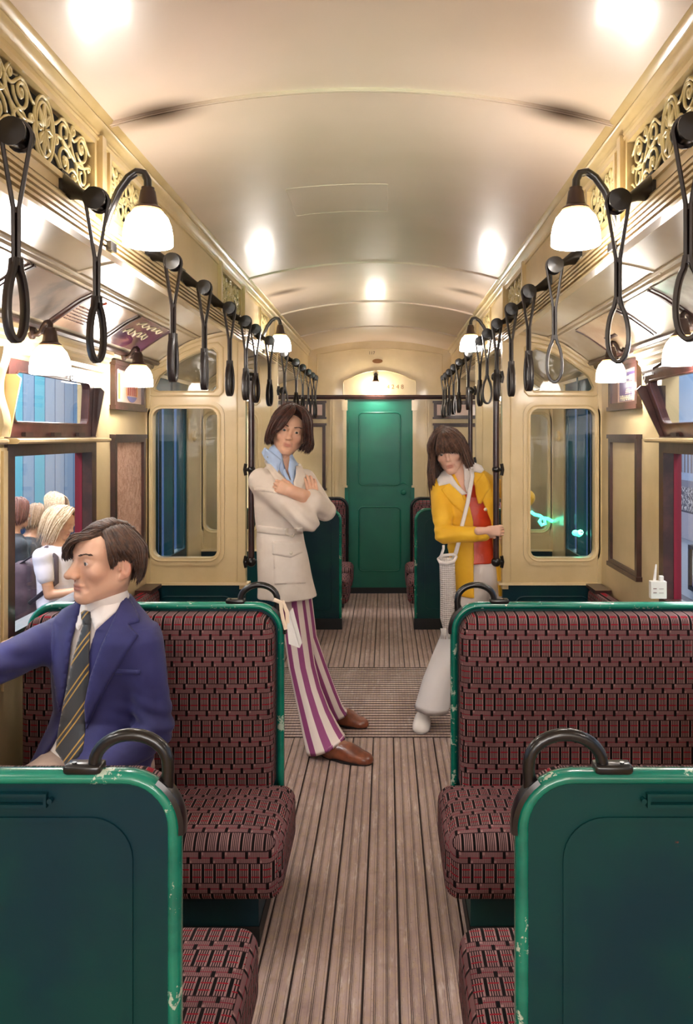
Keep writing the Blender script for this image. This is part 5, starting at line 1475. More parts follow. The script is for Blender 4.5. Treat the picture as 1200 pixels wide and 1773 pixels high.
# ---------------------------------------------------------------- the seated man
def seated_man():
    o = wthing('person', 'seated man in a blue jacket and striped tie, looking towards the left window', 'person', (-.83, 2.40, 0))
    th = math.radians(27); fd = vv(-math.sin(th), -math.cos(th), 0); lf = vv(math.cos(th), -math.sin(th), 0)   # chest direction, his left
    C = vv(-.82, 2.455, 0)
    def B(l, f_, z): return C + lf * l + fd * f_ + vv(0, 0, z)
    # ---- jacket / torso field
    SHL, SHR = B(.150, .0, .885), B(-.150, .0, .890)
    ELL, HDL = vv(P(268, 1262, 2.36)[0], 2.36, P(268, 1262, 2.36)[2]), vv(-.80, 2.10, .52)
    p = P(-42, 1160, 2.27); ELR = vv(max(p[0], -1.085), 2.27, p[2]); p = P(2, 1112, 2.47); HDR = vv(-1.085, 2.36, .875)
    T0 = [(.37, .165, .112), (.46, .168, .118), (.56, .158, .122), (.66, .152, .112), (.76, .165, .115), (.84, .174, .112), (.90, .170, .104), (.935, .150, .094), (.965, .118, .082), (.99, .090, .072), (1.015, .066, .060)]
    def torso(g): return stack([(z, C[0] + fd[0] * (.03 if z < .6 else .0), C[1] + fd[1] * (.03 if z < .6 else .0), rx + g, ry + g) for z, rx, ry in T0], -th, 2.3)
    J = Fld((-1.30, 2.02, .33), (-.55, 2.66, 1.06), .0045)
    J.op(torso(.012), .0)
    for s_, e_, r0 in ((SHL, ELL, .064), (SHR, ELR, .064)): J.op(cone(s_ + vv(0, 0, -.005), s_ + (e_ - s_) * .35, r0, .058), .04); J.op(cone(s_ + (e_ - s_) * .3, e_, .060, .052), .015)
    J.op(cone(ELL, ELL + (HDL - ELL) * .85, .052, .040), .012); J.op(cone(ELR, ELR + (HDR - ELR) * .60, .052, .040), .012)
    # jacket skirts spread over the lap
    J.op(cone(B(.10, .08, .50), B(.13, .20, .46), .085, .07), .05); J.op(cone(B(-.11, .06, .50), B(-.13, .14, .46), .08, .06), .05)
    J.disp(wr(.0060, 26, 3, (1, 1, .8)), (-1.3, 2.0, .33), (-.55, 2.7, .93))
    # arm creases
    for e_ in (ELL, ELR):
        J.disp(lambda X, Y, Z, e=e_: (.006 * np.sin((Z - e[2]) * 130 + (X - e[0]) * 60) * np.exp(-((X - e[0]) ** 2 + (Y - e[1]) ** 2 + (Z - e[2]) ** 2) / .008)).astype(np.float32), e_ - .13, e_ + .13)
    front = J.a.copy()
    # opening: V from collar, flaring again below the button
    
    def vee(X, Y, Z):
        u = (X - C[0]) * lf[0] + (Y - C[1]) * lf[1]; w_ = (X - C[0]) * fd[0] + (Y - C[1]) * fd[1]
        z = Z
        uc = np.interp(z.ravel(), [.40, .58, .70, .93, 1.0], [-.055, -.02, -.004, .0, .0])[None, None, :]
        hw = np.interp(z.ravel(), [.36, .50, .58, .66, .80, .90, .955, 1.05], [.13, .095, .052, .030, .042, .056, .064, .070])[None, None, :]
        return np.maximum(np.abs(u - uc) - hw, .02 - w_).astype(np.float32)
    J.op((J.lo, J.lo + J.h * J.n, vee), .006, 's')
    v, q = J.mesh(); jk = to_obj('jacket', v, q, M['blazer'], o)
    # ---- shirt
    S = Fld((-1.10, 2.15, .50), (-.60, 2.66, 1.06), .005)
    S.op(torso(.0), 0); S.op(cone((-.822, 2.445, .94), (-.800, 2.425, 1.015), .068, .060), .02)
    S.disp(wr(.002, 30, 8)); v, q = S.mesh(); sh = to_obj('shirt', v, q, M['shirtw'], o)
    # combined surface to lay lapels, collar and tie on
    U = clone(J); U.a = front
    def lay(name, poly, m, par, th_=.005, lift=.002, fld=U, lab=None, D0=2.05, D1=2.62, step=3.5): return decal(poly, fld, D0, D1, th_, lift, step).build(name, m, par, angle=60, label=lab)
    lay('lapel', [(212, 1034), (226, 1042), (240, 1070), (241, 1077), (223, 1083), (240, 1101), (222, 1128), (190, 1180), (168, 1222), (150, 1262), (147, 1220), (158, 1170), (176, 1120), (198, 1070)], M['blazer'], jk, .008)
    lay('lapel', [(143, 1040), (122, 1050), (108, 1058), (92, 1078), (90, 1082), (88, 1120), (92, 1160), (104, 1232), (112, 1205), (118, 1160), (124, 1110), (138, 1060)], M['blazer'], jk, .008)
    lay('breast_pocket', [(200, 1158), (243, 1160), (244, 1168), (200, 1167)], M['blazer'], jk, .004)
    # shirt front, collar
    SF = clone(U); SF.op(torso(.004), 0)
    lay('collar', [(150, 1042), (141, 1040), (140, 1062), (132, 1085), (138, 1092), (150, 1068), (153, 1058)], M['shirtw'], sh, .006, .004, SF)
    lay('collar', [(158, 1060), (172, 1052), (196, 1034), (213, 1016), (218, 1030), (200, 1062), (168, 1092), (160, 1072)], M['shirtw'], sh, .007, .006, SF)
    # tie
    def tie_mat():
        m, nt, b = newmat('striped_tie_silk'); v, x, y, z = coord(); t = (x * 1.0 - z * .75) * (1 / .072)
        fr_ = t.fr(); st = ((fr_ - .40).ab() < .035).mx((fr_ - .62).ab() < .035)
        c = mix(st, lin((40, 42, 48)), lin((180, 140, 60))); setc(b, c); b.inputs['Roughness'].default_value = .5; b.inputs['Sheen Weight'].default_value = .4; return m
    TS = clone(U); TS.op(torso(.010), 0)
    tie = lay('tie', [(147, 1080), (158, 1080), (156, 1120), (155, 1180), (151, 1240), (146, 1300), (140, 1312), (118, 1326), (99, 1300), (104, 1265), (116, 1200), (126, 1150), (135, 1118)], tie_mat(), o, .007, .004, TS, step=4)
    lay('tie_knot', [(144, 1062), (150, 1057), (159, 1060), (160, 1068), (157, 1083), (147, 1083)], M['black'] if 0 else tie_mat(), tie, .012, .006, TS)
    # ---- trousers
    K = Fld((-1.15, 1.86, .05), (-.58, 2.62, .64), .006)
    HL, HR = B(.095, .02, .475), B(-.095, .02, .475)
    KL, KR = vv(-.80, 1.99, .47), vv(-1.02, 2.02, .47)
    AL, AR = vv(-.78, 2.05, .11), vv(-1.0, 2.07, .11)
    K.op(ell(B(0, .02, .50), (.165, .13, .13), np.array(Matrix.Rotation(-th, 3, 'Z'))), .02)
    for h_, k_, a_ in ((HL, KL, AL), (HR, KR, AR)):
        K.op(cone(h_, k_, .092, .068), .04); K.op(cone(k_, a_, .066, .055), .02)
    K.disp(wr(.005, 24, 5)); v, q = K.mesh(); to_obj('trousers', v, q, M['beige'], o)
    shoe((AL[0], AL[1] + .05, 0), (AL[0] - .03, AL[1] - .20, 0), .10, .095, 'shoe', M['black'], o); shoe((AR[0], AR[1] + .05, 0), (AR[0] - .05, AR[1] - .20, 0), .10, .095, 'shoe', M['black'], o)
    # ---- head, body, hands (one skin mesh)
    phi = math.radians(50)
    Mx = head_mat4((-.802, 2.415, 1.138), (-math.cos(phi), -math.sin(phi), 0), roll=0, pitch=.02, sc=1.06)
    hv, hq, hc = make_head(.0022, nose=.127, nosew=1.05, jaw=1.0, neck=((.032, -.016, -.185), .050), earY=-.010)
    hv = app(Mx, hv)
    bv, bq = body_coarse((-1.35, 1.85, .0), (-.5, 2.7, 1.0), [(B(0, 0, .50), B(0, 0, .82), .085, .09), (B(0, 0, .82), B(0, 0, .95), .085, .05), (SHL, SHR, .045, .045), (SHL, ELL, .045, .036), (ELL, HDL, .036, .026), (SHR, ELR, .045, .036), (ELR, HDR, .036, .026), (HL, KL, .075, .05), (KL, AL, .05, .038), (HR, KR, .075, .05), (KR, AR, .05, .038)])
    H1 = Fld(HDL - .20, HDL + .20, .003); hand(H1, HDL, vv(-.5, -.75, -.12), vv(0, -.1, 1), 1, (.25, .3, .35, .4), .3)
    H2 = Fld(HDR - .20, HDR + .20, .003); hand(H2, HDR, vv(.15, .98, .0), vv(0.35, 0, 1), -1, (.8, .9, .9, .9), .5, .9)
    parts = [(hv, hq, hc), skinv(bv, bq), skinv(*H1.mesh()), skinv(*H2.mesh())]
    V, Q, Cc = cat(parts); to_obj('body', V, Q, M['skin'], o, Cc)
    eyes(Mx, o, (.0, -.05)); brows(Mx, M['hair1'], o)
    # ---- hair: parting on his left, swept across the brow
    hb = Fld((-.13, -.16, -.12), (.13, .13, .16), .0035)
    hb.op(ell((0, -.012, .028), (.077, .084, .081)), 0)
    hb.op(ell((0, .092, -.035), (.10, .075, .098)), .01, 's'); hb.op(ell((0, .06, -.11), (.12, .11, .07)), .01, 's')
    hb.op(ell((.085, .035, -.045), (.03, .045, .055)), .01, 's'); hb.op(ell((.050, .085, .062), (.026, .05, .034)), .01, 's')
    v, q = hb.mesh(); hair = to_obj('hair', app(Mx, v), q, M['hair1'], o)
    L = MB()
    def E_(x, y, z, g=1.0):   # push a point out to the scalp ellipsoid
        g = 1 + (g - 1) * .5; p = vv(x, y, z) - vv(0, -.016, .028); k = math.sqrt((p[0] / .078) ** 2 + (p[1] / .090) ** 2 + (p[2] / .080) ** 2); return vv(0, -.016, .028) + p / k * g
    # top: from the parting across to his right and forward over the brow  (local +x is his left? sign handled by PX)
    PX = -1 if (Mx.to_3x3() @ Vector((1, 0, 0))).dot(Vector(lf)) < 0 else 1
    m_ = lambda pts: [(PX * p[0], p[1] * (.88 if p[1] < 0 else 1), p[2]) for p in pts]
    e = lambda *a: tuple(E_(*a))
    G = [m_([e(.045, .055, .105, 1.0), e(.030, .075, .095, 1.13), e(.0, .092, .072, 1.17), (-.030, .108, .046), (-.055, .098, .018), (-.064, .088, .004)]),
         m_([e(.046, .045, .11, 1.0), e(.018, .060, .11, 1.13), e(-.025, .072, .088, 1.17), e(-.058, .065, .055, 1.14), e(-.074, .052, .02, 1.10), (-.080, .045, -.012)]),
         m_([e(.046, .02, .12, 1.0), e(.0, .03, .125, 1.13), e(-.045, .03, .10, 1.15), e(-.075, .02, .05, 1.10), e(-.085, .01, .0, 1.08), (-.086, .0, -.035)]),
         m_([e(.044, -.02, .12, 1.0), e(-.005, -.02, .125, 1.12), e(-.05, -.025, .10, 1.13), e(-.078, -.03, .05, 1.08), e(-.085, -.03, .0, 1.06), (-.078, -.05, -.05)]),
         m_([e(.04, -.06, .11, 1.0), e(0, -.075, .11, 1.1), e(-.03, -.10, .08, 1.1), e(-.05, -.11, .03, 1.08), e(-.05, -.11, -.02, 1.06), (-.045, -.105, -.065)]),
         m_([e(.04, -.08, .09, 1.0), e(.02, -.10, .085, 1.08), e(.0, -.12, .05, 1.08), e(0, -.12, .0, 1.06), (0, -.118, -.04), (0, -.105, -.08)])]
    sheet(L, G, 150, .0062, 1, .0016, Mx, layers=2, rise=.003)
    # fringe tip falling over the brow
    G = [m_([e(.050, .060, .098, 1.02), e(.036, .082, .080, 1.12), (.012, .104, .064), (-.018, .112, .040), (-.045, .104, .014), (-.060, .092, -.004)]),
         m_([e(.045, .055, .105, 1.04), e(.020, .078, .092, 1.18), (-.010, .102, .076), (-.038, .104, .048), (-.060, .090, .022), (-.072, .076, .004)])]
    sheet(L, G, 40, .0058, 2, .0016, Mx)
    # camera side: from the parting down over the temple, above and behind the ear
    G = [m_([e(.050, .046, .10, 1.0), e(.066, .042, .07, 1.06), (.078, .038, .040), (.079, .034, .018), (.077, .028, .0), (.075, .022, -.024)]),
         m_([e(.050, .04, .105, 1.0), e(.070, .035, .07, 1.08), (.084, .028, .040), (.083, .022, .024), (.081, .016, .012), (.079, .012, .004)]),
         m_([e(.050, .01, .115, 1.0), e(.075, .0, .07, 1.09), (.090, -.010, .035), (.088, -.024, .022), (.084, -.040, .010), (.078, -.050, -.006)]),
         m_([e(.048, -.02, .115, 1.0), e(.072, -.035, .075, 1.09), (.086, -.052, .035), (.082, -.062, .0), (.074, -.068, -.030), (.066, -.070, -.060)]),
         m_([e(.045, -.05, .11, 1.0), e(.06, -.075, .07, 1.09), (.068, -.098, .03), (.062, -.100, -.01), (.054, -.098, -.042), (.048, -.090, -.070)]),
         m_([e(.04, -.08, .09, 1.0), e(.03, -.105, .07, 1.09), (.025, -.124, .03), (.02, -.126, -.015), (.015, -.118, -.055), (.01, -.105, -.088)])]
    sheet(L, G, 130, .0060, 3, .0014, Mx, layers=2, rise=.002)
    L.build('hair_locks', M['hair1'], hair, angle=180, fix=False)
seated_man()

# ---------------------------------------------------------------- the standing man
def standing_man():
    o = wthing('person', 'standing man in a belted beige coat and purple striped flared trousers, arms crossed', 'person', (-.30, 3.85, 0))
    D = 3.88; pv = F / D
    def row(y, xl, xr, ry, Dc=D): a, b = P(xl, y, Dc), P(xr, y, Dc); return (a.z, (a.x + b.x) / 2, Dc, (b.x - a.x) / 2, ry)
    rows = [row(805, 462, 512, .06, 3.92), row(815, 452, 525, .085, 3.91), row(826, 443, 536, .105, 3.90), row(845, 440, 538, .118), row(875, 440, 534, .120), row(905, 444, 527, .112), row(918, 446, 524, .108), row(935, 445, 527, .116), row(965, 445, 533, .122), row(1000, 446, 540, .128), row(1032, 447, 547, .135)]
    c = Fld((-.80, 3.50, .68), (-.10, 4.12, 1.45), .005)
    c.op(stack(rows, 0, 2.3), 0)
    body = None
    V3 = lambda x, y, D_: vv(*P(x, y, D_))
    SR, ER, HR_ = V3(452, 832, 3.82), V3(527, 900, 3.68), V3(546, 852, 3.76)
    SL_, EL_, HL_ = V3(528, 832, 3.92), V3(562, 884, 3.84), V3(496, 846, 3.70)
    c.op(cone(SR, SR + (ER - SR) * .5, .062, .060), .03); c.op(cone(SR + (ER - SR) * .4, ER, .060, .056), .01); c.op(cone(ER, V3(540, 868, 3.74), .052, .040), .015)
    c.op(cone(ER, V3(541, 908, 3.68), .05, .03), .02)
    c.op(cone(SL_, EL_, .056, .050), .025); c.op(cone(EL_, V3(540, 868, 3.74), .050, .058), .012)
    U = clone(c); U.a = c.a.copy()
    c.disp(wr(.003, 26, 2, (1, 1, .9)))
    # sleeve creases radiating at the near elbow, vertical front opening, belt cinch
    c.disp(lambda X, Y, Z: (.005 * np.sin(((Z - ER[2]) * .8 + (X - ER[0]) * .75) * 120) * np.exp(-((X - ER[0]) ** 2 + (Z - ER[2]) ** 2) / .010) * (Y < 3.80)).astype(np.float32), ER - .2, ER + .2)
    a_, b_ = V3(524, 926, 3.76), V3(548, 1036, 3.75)
    c.op(cone(a_, b_, .004, .010), .006, 's')
    kz = [P(0, y, 3.78).z for y in (856, 850, 835, 820, 805, 790)]; kl = [P(x, 0, 3.82).x for x in (508, 507, 497, 486, 476, 466)]; kr = [P(x, 0, 3.82).x for x in (508, 509, 511, 511, 511, 511)]
    def vcoat(X, Y, Z):
        z = Z.ravel(); a = np.interp(z, kz, kl)[None, None, :]; b = np.interp(z, kz, kr)[None, None, :]
        return np.maximum(np.maximum(np.maximum(a - X, X - b), Y - 3.95), kz[0] - Z).astype(np.float32)
    c.op((c.lo, c.lo + c.h * c.n, vcoat), .004, 's')
    # hollow the skirt
    c.op(stack([(r[0], r[1], r[2], r[3] - .02, r[4] - .02) for r in rows if r[0] < .80] + [(.66, rows[-1][1], D, rows[-1][3] - .02, .11)], 0, 2.3), .0, 's')
    v, q = c.mesh(); ct = to_obj('coat', v, q, M['coat'], o)
    def lay(n, poly, m, par, th_=.005, lift=.001, lab=None, step=2.5, fld=U): return decal(poly, fld, 3.52, 4.05, th_, lift, step).build(n, m, par, angle=60, label=lab)
    lay('belt', [(446, 909), (470, 912), (500, 916), (524, 913), (524, 924), (500, 928), (470, 925), (446, 922)], M['coat'], ct, .007, .001)
    lay('belt_buckle', [(494, 914), (499, 914), (498, 924), (504, 928), (508, 923), (511, 923), (506, 931), (493, 926)], M['button'], ct, .005, .008)
    lay('pocket', [(473, 945), (524, 947), (530, 1010), (475, 1012)], M['coat'], ct, .005, .0)
    lay('pocket_flap', [(472, 937), (521, 938), (523, 957), (503, 966), (472, 960)], M['coat'], ct, .009, .001)
    for (x, y) in ((503, 957), (488, 1004)) [:1]: lay('button', [(x + 2.6 * math.cos(t), y + 3.4 * math.sin(t)) for t in np.linspace(0, 2 * PI, 9)[:-1]], M['button'], ct, .004, .010, step=2)
    lay('lapel', [(463, 790), (470, 800), (482, 818), (496, 832), (508, 846), (508, 852), (490, 846), (472, 826), (458, 800)], M['coat'], ct, .008)
    lay('lapel', [(512, 801), (520, 804), (524, 812), (530, 826), (522, 850), (509, 852), (508, 836), (512, 820)], M['coat'], ct, .008)
    lay('yoke_flap', [(440, 845), (450, 844), (470, 846), (490, 858), (470, 853), (450, 850), (440, 850)], M['coat'], ct, .005)
    # shirt with long pointed collar
    s_ = Fld((-.70, 3.70, 1.15), (-.20, 4.05, 1.50), .005)
    nb, nt_ = V3(491, 822, 3.93), V3(484, 788, 3.95); s_.op(cone(nb, nt_, .088, .062), 0); s_.op(cone(V3(500, 850, 3.90), nb, .075, .085), .02)
    vz = [P(0, y, 3.86).z for y in (842, 836, 820, 800, 780)]; vl = [P(x, 0, 3.86).x for x in (506, 503, 495, 489, 485)]; vr = [P(x, 0, 3.86).x for x in (507, 508, 505, 501, 502)]
    def vee2(X, Y, Z):
        z = Z.ravel(); a = np.interp(z, vz, vl)[None, None, :]; b = np.interp(z, vz, vr)[None, None, :]
        return np.maximum(np.maximum(a - X, X - b), Y - 3.93).astype(np.float32)
    s_.op((s_.lo, s_.lo + s_.h * s_.n, vee2), .003, 's')
    v, q = s_.mesh(); sh = to_obj('shirt', v, q, M['shirtb'], o)
    S2 = clone(c); S2.a = np.minimum(U.a, .25); S2.op(cone(nb, nt_, .088, .062), .01)
    lay('collar', [(461, 775), (456, 784), (462, 796), (481, 820), (487, 800), (486, 796), (474, 785)], M['shirtb'], sh, .008, .006, fld=S2)
    lay('collar', [(501, 793), (510, 800), (510, 814), (507, 832), (499, 815)], M['shirtb'], sh, .008, .004, fld=S2)
    lay('shirt_front', [(499, 815), (507, 832), (509, 846), (503, 850), (498, 836), (490, 818), (493, 812), (502, 832), (504, 832)], M['shirtb'], sh, .004, .002, fld=S2)
    # flared striped trousers (two lofted legs)
    def stripes_mat():
        m, nt, b = newmat('purple_striped_cloth'); v, u, w_, z = coord('UV'); f_ = u.fr()
        cc = mix((f_ - .5).ab() < .23, lin((224, 208, 200)), lin((140, 62, 112))); setc(b, cc); b.inputs['Roughness'].default_value = .7; return m
    sm = stripes_mat()
    near = leg([(985, 478, 532, 3.88, .085, 0), (1040, 486, 530, 3.88, .085, 0), (1100, 492, 538, 3.86, .075, 0), (1150, 499, 545, 3.83, .066, .02), (1190, 508, 555, 3.80, .066, .1), (1230, 517, 570, 3.77, .075, .15), (1262, 524, 585, 3.74, .085, .25), (1290, 532, 599, 3.71, .095, .42)], ph=.5)
    far = leg([(985, 500, 528, 3.95, .07, 0), (1035, 503, 540, 3.96, .075, 0), (1100, 510, 548, 3.98, .07, 0), (1150, 524, 565, 4.00, .062, .05), (1195, 540, 581, 4.02, .062, .15), (1225, 552, 593, 4.05, .07, .2), (1241, 558, 602, 4.07, .08, .3)], ph=2)
    near.build('trouser_leg', sm, o, angle=180); far.build('trouser_leg', sm, o, angle=180)
    # shoes
    a, b = P(556, 1300, 3.70), P(641, 1300, 3.66); shoe((a.x, 3.71, 0), (b.x + .01, 3.60, 0), .06, .10, 'shoe', M['shoeb'], o)
    a, b = P(572, 1246, 4.12), P(633, 1246, 4.06); shoe((a.x - .02, 4.14, 0), (b.x + .01, 4.05, 0), .06, .095, 'shoe', M['shoeb'], o)
    # head
    Mx = head_mat4(tuple(P(502, 745, 3.94)), (.16, -1, 0), roll=-.22, pitch=-.04, sc=1.0)
    hv, hq, hc = make_head(.003, nose=.118, jaw=.98, neck=((.02, -.03, -.19), .054))
    # skin: forearm and the two hands
    A1 = Fld((-.75, 3.45, 1.0), (-.20, 4.0, 1.45), .0035)
    A1.op(cone(V3(502, 862, 3.95), V3(486, 790, 3.955), .086, .050), 0)
    A1.op(cone(V3(545, 868, 3.74), V3(508, 852, 3.685), .040, .030), .01)
    hand(A1, V3(506, 851, 3.69), V3(470, 838, 3.71) - V3(506, 851, 3.69), vv(.1, -1, .15), 1, (.7, .8, .8, .9), .8, .86, .02)
    R0 = V3(541, 868, 3.84); hand(A1, R0, vv(-.02, -.25, 1), vv(.45, -1, 0), -1, (.45, .5, .5, .55), .6, .86, .03)
    bl = [(V3(495, 1000, D), V3(488, 850, D), .075, .085), (V3(488, 855, D), V3(490, 838, 3.95), .08, .04), (SR, ER, .045, .035), (SL_, EL_, .042, .034), (V3(503, 1010, D), V3(522, 1150, 3.84), .06, .045), (V3(522, 1150, 3.84), V3(560, 1270, 3.76), .045, .032), (V3(512, 1010, 3.94), V3(540, 1150, 4.0), .045, .04), (V3(540, 1150, 4.0), V3(578, 1230, 4.07), .04, .030)]
    bv, bq = body_coarse((-.75, 3.55, .0), (.05, 4.25, 1.42), bl)
    V, Q, Cc = cat([(app(Mx, hv), hq, hc), skinv(bv, bq), skinv(*A1.mesh())]); to_obj('body', V, Q, M['skin'], o, Cc)
    eyes(Mx, o, (-.1, -.1)); brows(Mx, M['hair2'], o)
    # hair: chin-length, parted, curving out at the right
    hb = Fld((-.14, -.17, -.14), (.14, .14, .17), .004)
    hb.op(ell((0, -.03, .038), (.085, .105, .090)), 0); hb.op(ell((0, -.06, -.04), (.085, .075, .07)), .03)
    hb.op(ell((0, .095, -.04), (.062, .085, .128)), .012, 's'); hb.op(ell((0, .05, -.15), (.10, .12, .08)), .01, 's')
    v, q = hb.mesh(); hair = to_obj('hair', app(Mx, v), q, M['hair2'], o)
    L = MB()
    def g(sx):   # side sweep guides; sx>0 = image right
        k = -sx; b_ = 1.14 if sx > 0 else 1.0
        return [[(.012, .055, .122), (k * .035, .080, .105), (k * .062, .092, .062), (k * .078, .082, .02), (k * .084 * b_, .065, -.030), (k * .074 * b_, .058, -.070)],
                [(.012, .04, .128), (k * .045, .058, .112), (k * .080, .066, .065), (k * .094, .056, .015), (k * .100 * b_, .042, -.045), (k * .092 * b_, .040, -.085)],
                [(.01, .01, .132), (k * .050, .015, .118), (k * .088, .015, .070), (k * .100, .010, .015), (k * .106 * b_, .0, -.050), (k * .098 * b_, .0, -.095)],
                [(.01, -.03, .130), (k * .050, -.04, .115), (k * .086, -.045, .065), (k * .098, -.05, .01), (k * .100 * b_, -.05, -.055), (k * .090 * b_, -.05, -.10)],
                [(.0, -.07, .118), (k * .035, -.095, .095), (k * .06, -.115, .05), (k * .07, -.12, .0), (k * .070, -.115, -.055), (k * .060, -.105, -.10)],
                [(.0, -.09, .10), (k * .008, -.12, .075), (k * .01, -.135, .03), (k * .01, -.14, -.01), (k * .01, -.13, -.055), (k * .01, -.115, -.10)]]
    sheet(L, g(1), 110, .0085, 4, .0022, Mx, layers=2, rise=.003, wave=.0015); sheet(L, g(-1), 110, .0085, 5, .0022, Mx, layers=2, rise=.003, wave=.0015)
    # long fringe crossing the brow and the left eye
    sheet(L, [[(.012, .055, .125), (.004, .092, .100), (.022, .110, .060), (.036, .110, .024), (.050, .100, -.004), (.066, .084, -.020)],
              [(.012, .045, .130), (.020, .080, .110), (.046, .100, .068), (.062, .094, .026), (.074, .082, -.004), (.082, .068, -.024)]], 34, .0068, 6, .002, Mx)
    sheet(L, [[(-.012, .055, .125), (-.036, .086, .100), (-.050, .096, .062), (-.062, .090, .022), (-.070, .078, -.015), (-.074, .068, -.045)], [(-.012, .045, .130), (-.04, .075, .108), (-.062, .084, .064), (-.074, .075, .02), (-.082, .062, -.02), (-.085, .055, -.06)]], 26, .0068, 7, .002, Mx)
    L.build('hair_locks', M['hair2'], hair, angle=180, fix=False)
standing_man()

# ---------------------------------------------------------------- the woman in yellow
def standing_woman():
    o = wthing('person', 'woman with long brown hair in a yellow jacket leaning out beside the right grab pole', 'person', (.50, 4.2, 0))
    V3 = lambda x, y, D_: vv(*P(x, y, D_))
    D = 4.20
    def row(y, xl, xr, ry, Dc=D): a, b = P(xl, y, Dc), P(xr, y, Dc); return (a.z, (a.x + b.x) / 2, Dc, (b.x - a.x) / 2, ry)
    rows = [row(806, 790, 826, .05, 4.22), row(818, 770, 845, .072, 4.22), row(832, 756, 860, .088, 4.22), row(860, 756, 864, .105), row(890, 764, 864, .108), row(920, 772, 864, .105), row(950, 775, 868, .110), row(985, 780, 874, .118), row(1028, 784, 878, .125)]
    c = Fld((.18, 3.82, .60), (.98, 4.52, 1.42), .005)
    c.op(stack(rows, 0, 2.2), 0)
    SR, ER, WR_ = V3(762, 846, 4.18), V3(768, 925, 4.06), V3(838, 925, 4.00)
    SL_, EL_, WL_ = V3(850, 840, 4.26), V3(912, 862, 4.34), V3(880, 905, 4.42)
    c.op(cone(SR, SR + (ER - SR) * .6, .052, .050), .03); c.op(cone(SR + (ER - SR) * .5, ER, .050, .044), .01); c.op(cone(ER, WR_, .044, .036), .012)
    c.op(cone(SL_, EL_, .052, .046), .03); c.op(cone(EL_, WL_, .044, .034), .012)
    c.disp(wr(.003, 28, 12)); c.disp(lambda X, Y, Z: (.005 * np.sin((Z - ER[2]) * 140 - (X - ER[0]) * 40) * np.exp(-((X - ER[0]) ** 2 + (Z - ER[2]) ** 2) / .006)).astype(np.float32), ER - .16, ER + .16)
    U = clone(c); U.a = c.a.copy()
    # open front
    ZT = [(x[0]) for x in (P(0, 810, D),)]
    zz = [P(0, y, D).z for y in (1040, 1028, 985, 960, 900, 870, 850, 820, 800)]
    lx = [P(x, 900, D).x for x in (818, 817, 816, 817, 816, 809, 800, 786, 784)]; rx = [P(x, 900, D).x for x in (862, 860, 856, 852, 847, 834, 824, 812, 812)]
    def op_(X, Y, Z):
        z = Z.ravel(); a = np.interp(z, zz, lx)[None, None, :]; b = np.interp(z, zz, rx)[None, None, :]
        return np.maximum(np.maximum(a - X, X - b), Y - 4.19).astype(np.float32)
    # keep the forearm: open the trunk only, then add the forearm again
    c.op((c.lo, c.lo + c.h * c.n, op_), .004, 's'); c.op(cone(ER, WR_, .044, .036), .008)
    c.op(stack([(r[0], r[1], r[2] + .01, r[3] - .018, r[4] - .018) for r in rows if r[0] < .95] + [(.55, rows[-1][1], D + .01, rows[-1][3] - .018, .107)], 0, 2.2), .0, 's')
    v, q = c.mesh(); jk = to_obj('jacket', v, q, M['yellow'], o)
    def lay(n, poly, m, par, th_=.005, lift=.001, step=2.5, fld=U, D0=3.88, D1=4.4): return decal(poly, fld, D0, D1, th_, lift, step).build(n, m, par, angle=60)
    lay('lapel', [(776, 834), (790, 842), (800, 858), (812, 880), (815, 898), (806, 893), (782, 872), (764, 848)], M['yellow'], jk, .008)
    lay('lapel', [(836, 818), (846, 832), (848, 846), (840, 858), (833, 872), (828, 872), (824, 856), (822, 838)], M['yellow'], jk, .008)
    lay('button', [(840 + 3 * math.cos(t), 882 + 3.2 * math.sin(t)) for t in np.linspace(0, 2 * PI, 9)[:-1]], M['button'], jk, .005, .004, 2)
    # red top
    r2 = Fld((.30, 4.0, .75), (.80, 4.40, 1.40), .005)
    rr_ = [(r[0], r[1], r[2] + .005, r[3] - .022, r[4] - .022) for r in rows if r[0] > .85] + [(P(0, 972, D).z, rows[-2][1], D, rows[-2][3] - .022, .096)]
    r2.op(stack(rr_, 0, 2.2), 0); r2.disp(wr(.003, 40, 15)); v, q = r2.mesh(); to_obj('top', v, q, M['red'], o)
    # white blouse collar and yoke
    NB, NT = V3(798, 826, 4.21), V3(788, 800, 4.19)
    b2 = Fld((.30, 3.95, 1.10), (.75, 4.45, 1.45), .005); b2.op(cone(V3(803, 845, 4.20), V3(802, 825, 4.22), .088, .085), 0)
    v, q = b2.mesh()
    S2 = clone(c); S2.a = U.a.copy()
    bl_ = lay('blouse_collar', [(777, 811), (782, 822), (793, 840), (809, 856), (800, 858), (788, 846), (779, 838), (770, 840), (760, 842), (757, 832), (766, 820)], M['whitet'], o, .008, .006, fld=S2)
    lay('blouse_collar', [(800, 800), (808, 800), (822, 804), (832, 808), (837, 816), (832, 820), (822, 818), (818, 822), (814, 846), (809, 856), (804, 840), (803, 815)], M['whitet'], o, .008, .006, fld=S2)
    # bag strap and crochet bag
    st = MB(); st.tube([tuple(V3(816, 812, 4.13)), tuple(V3(818, 824, 4.09)), tuple(V3(810, 870, 4.06)), tuple(V3(800, 910, 4.045)), tuple(V3(794, 940, 4.03)), tuple(V3(790, 955, 4.05)), tuple(V3(786, 966, 4.05))], .011, 8, flat=.003, up=(0, 1, 0))
    bag = wthing('crochet_bag', 'long white crochet shoulder bag with a strap hanging from the woman', 'bag', tuple(V3(772, 1020, 4.03)))
    st.build('strap', M['whitet'], bag, angle=180)
    bm_, nt0, bs0 = newmat('white_crochet'); v_, x_, y_, z_ = coord(); setc(bs0, lin((226, 218, 214))); bs0.inputs['Roughness'].default_value = .9
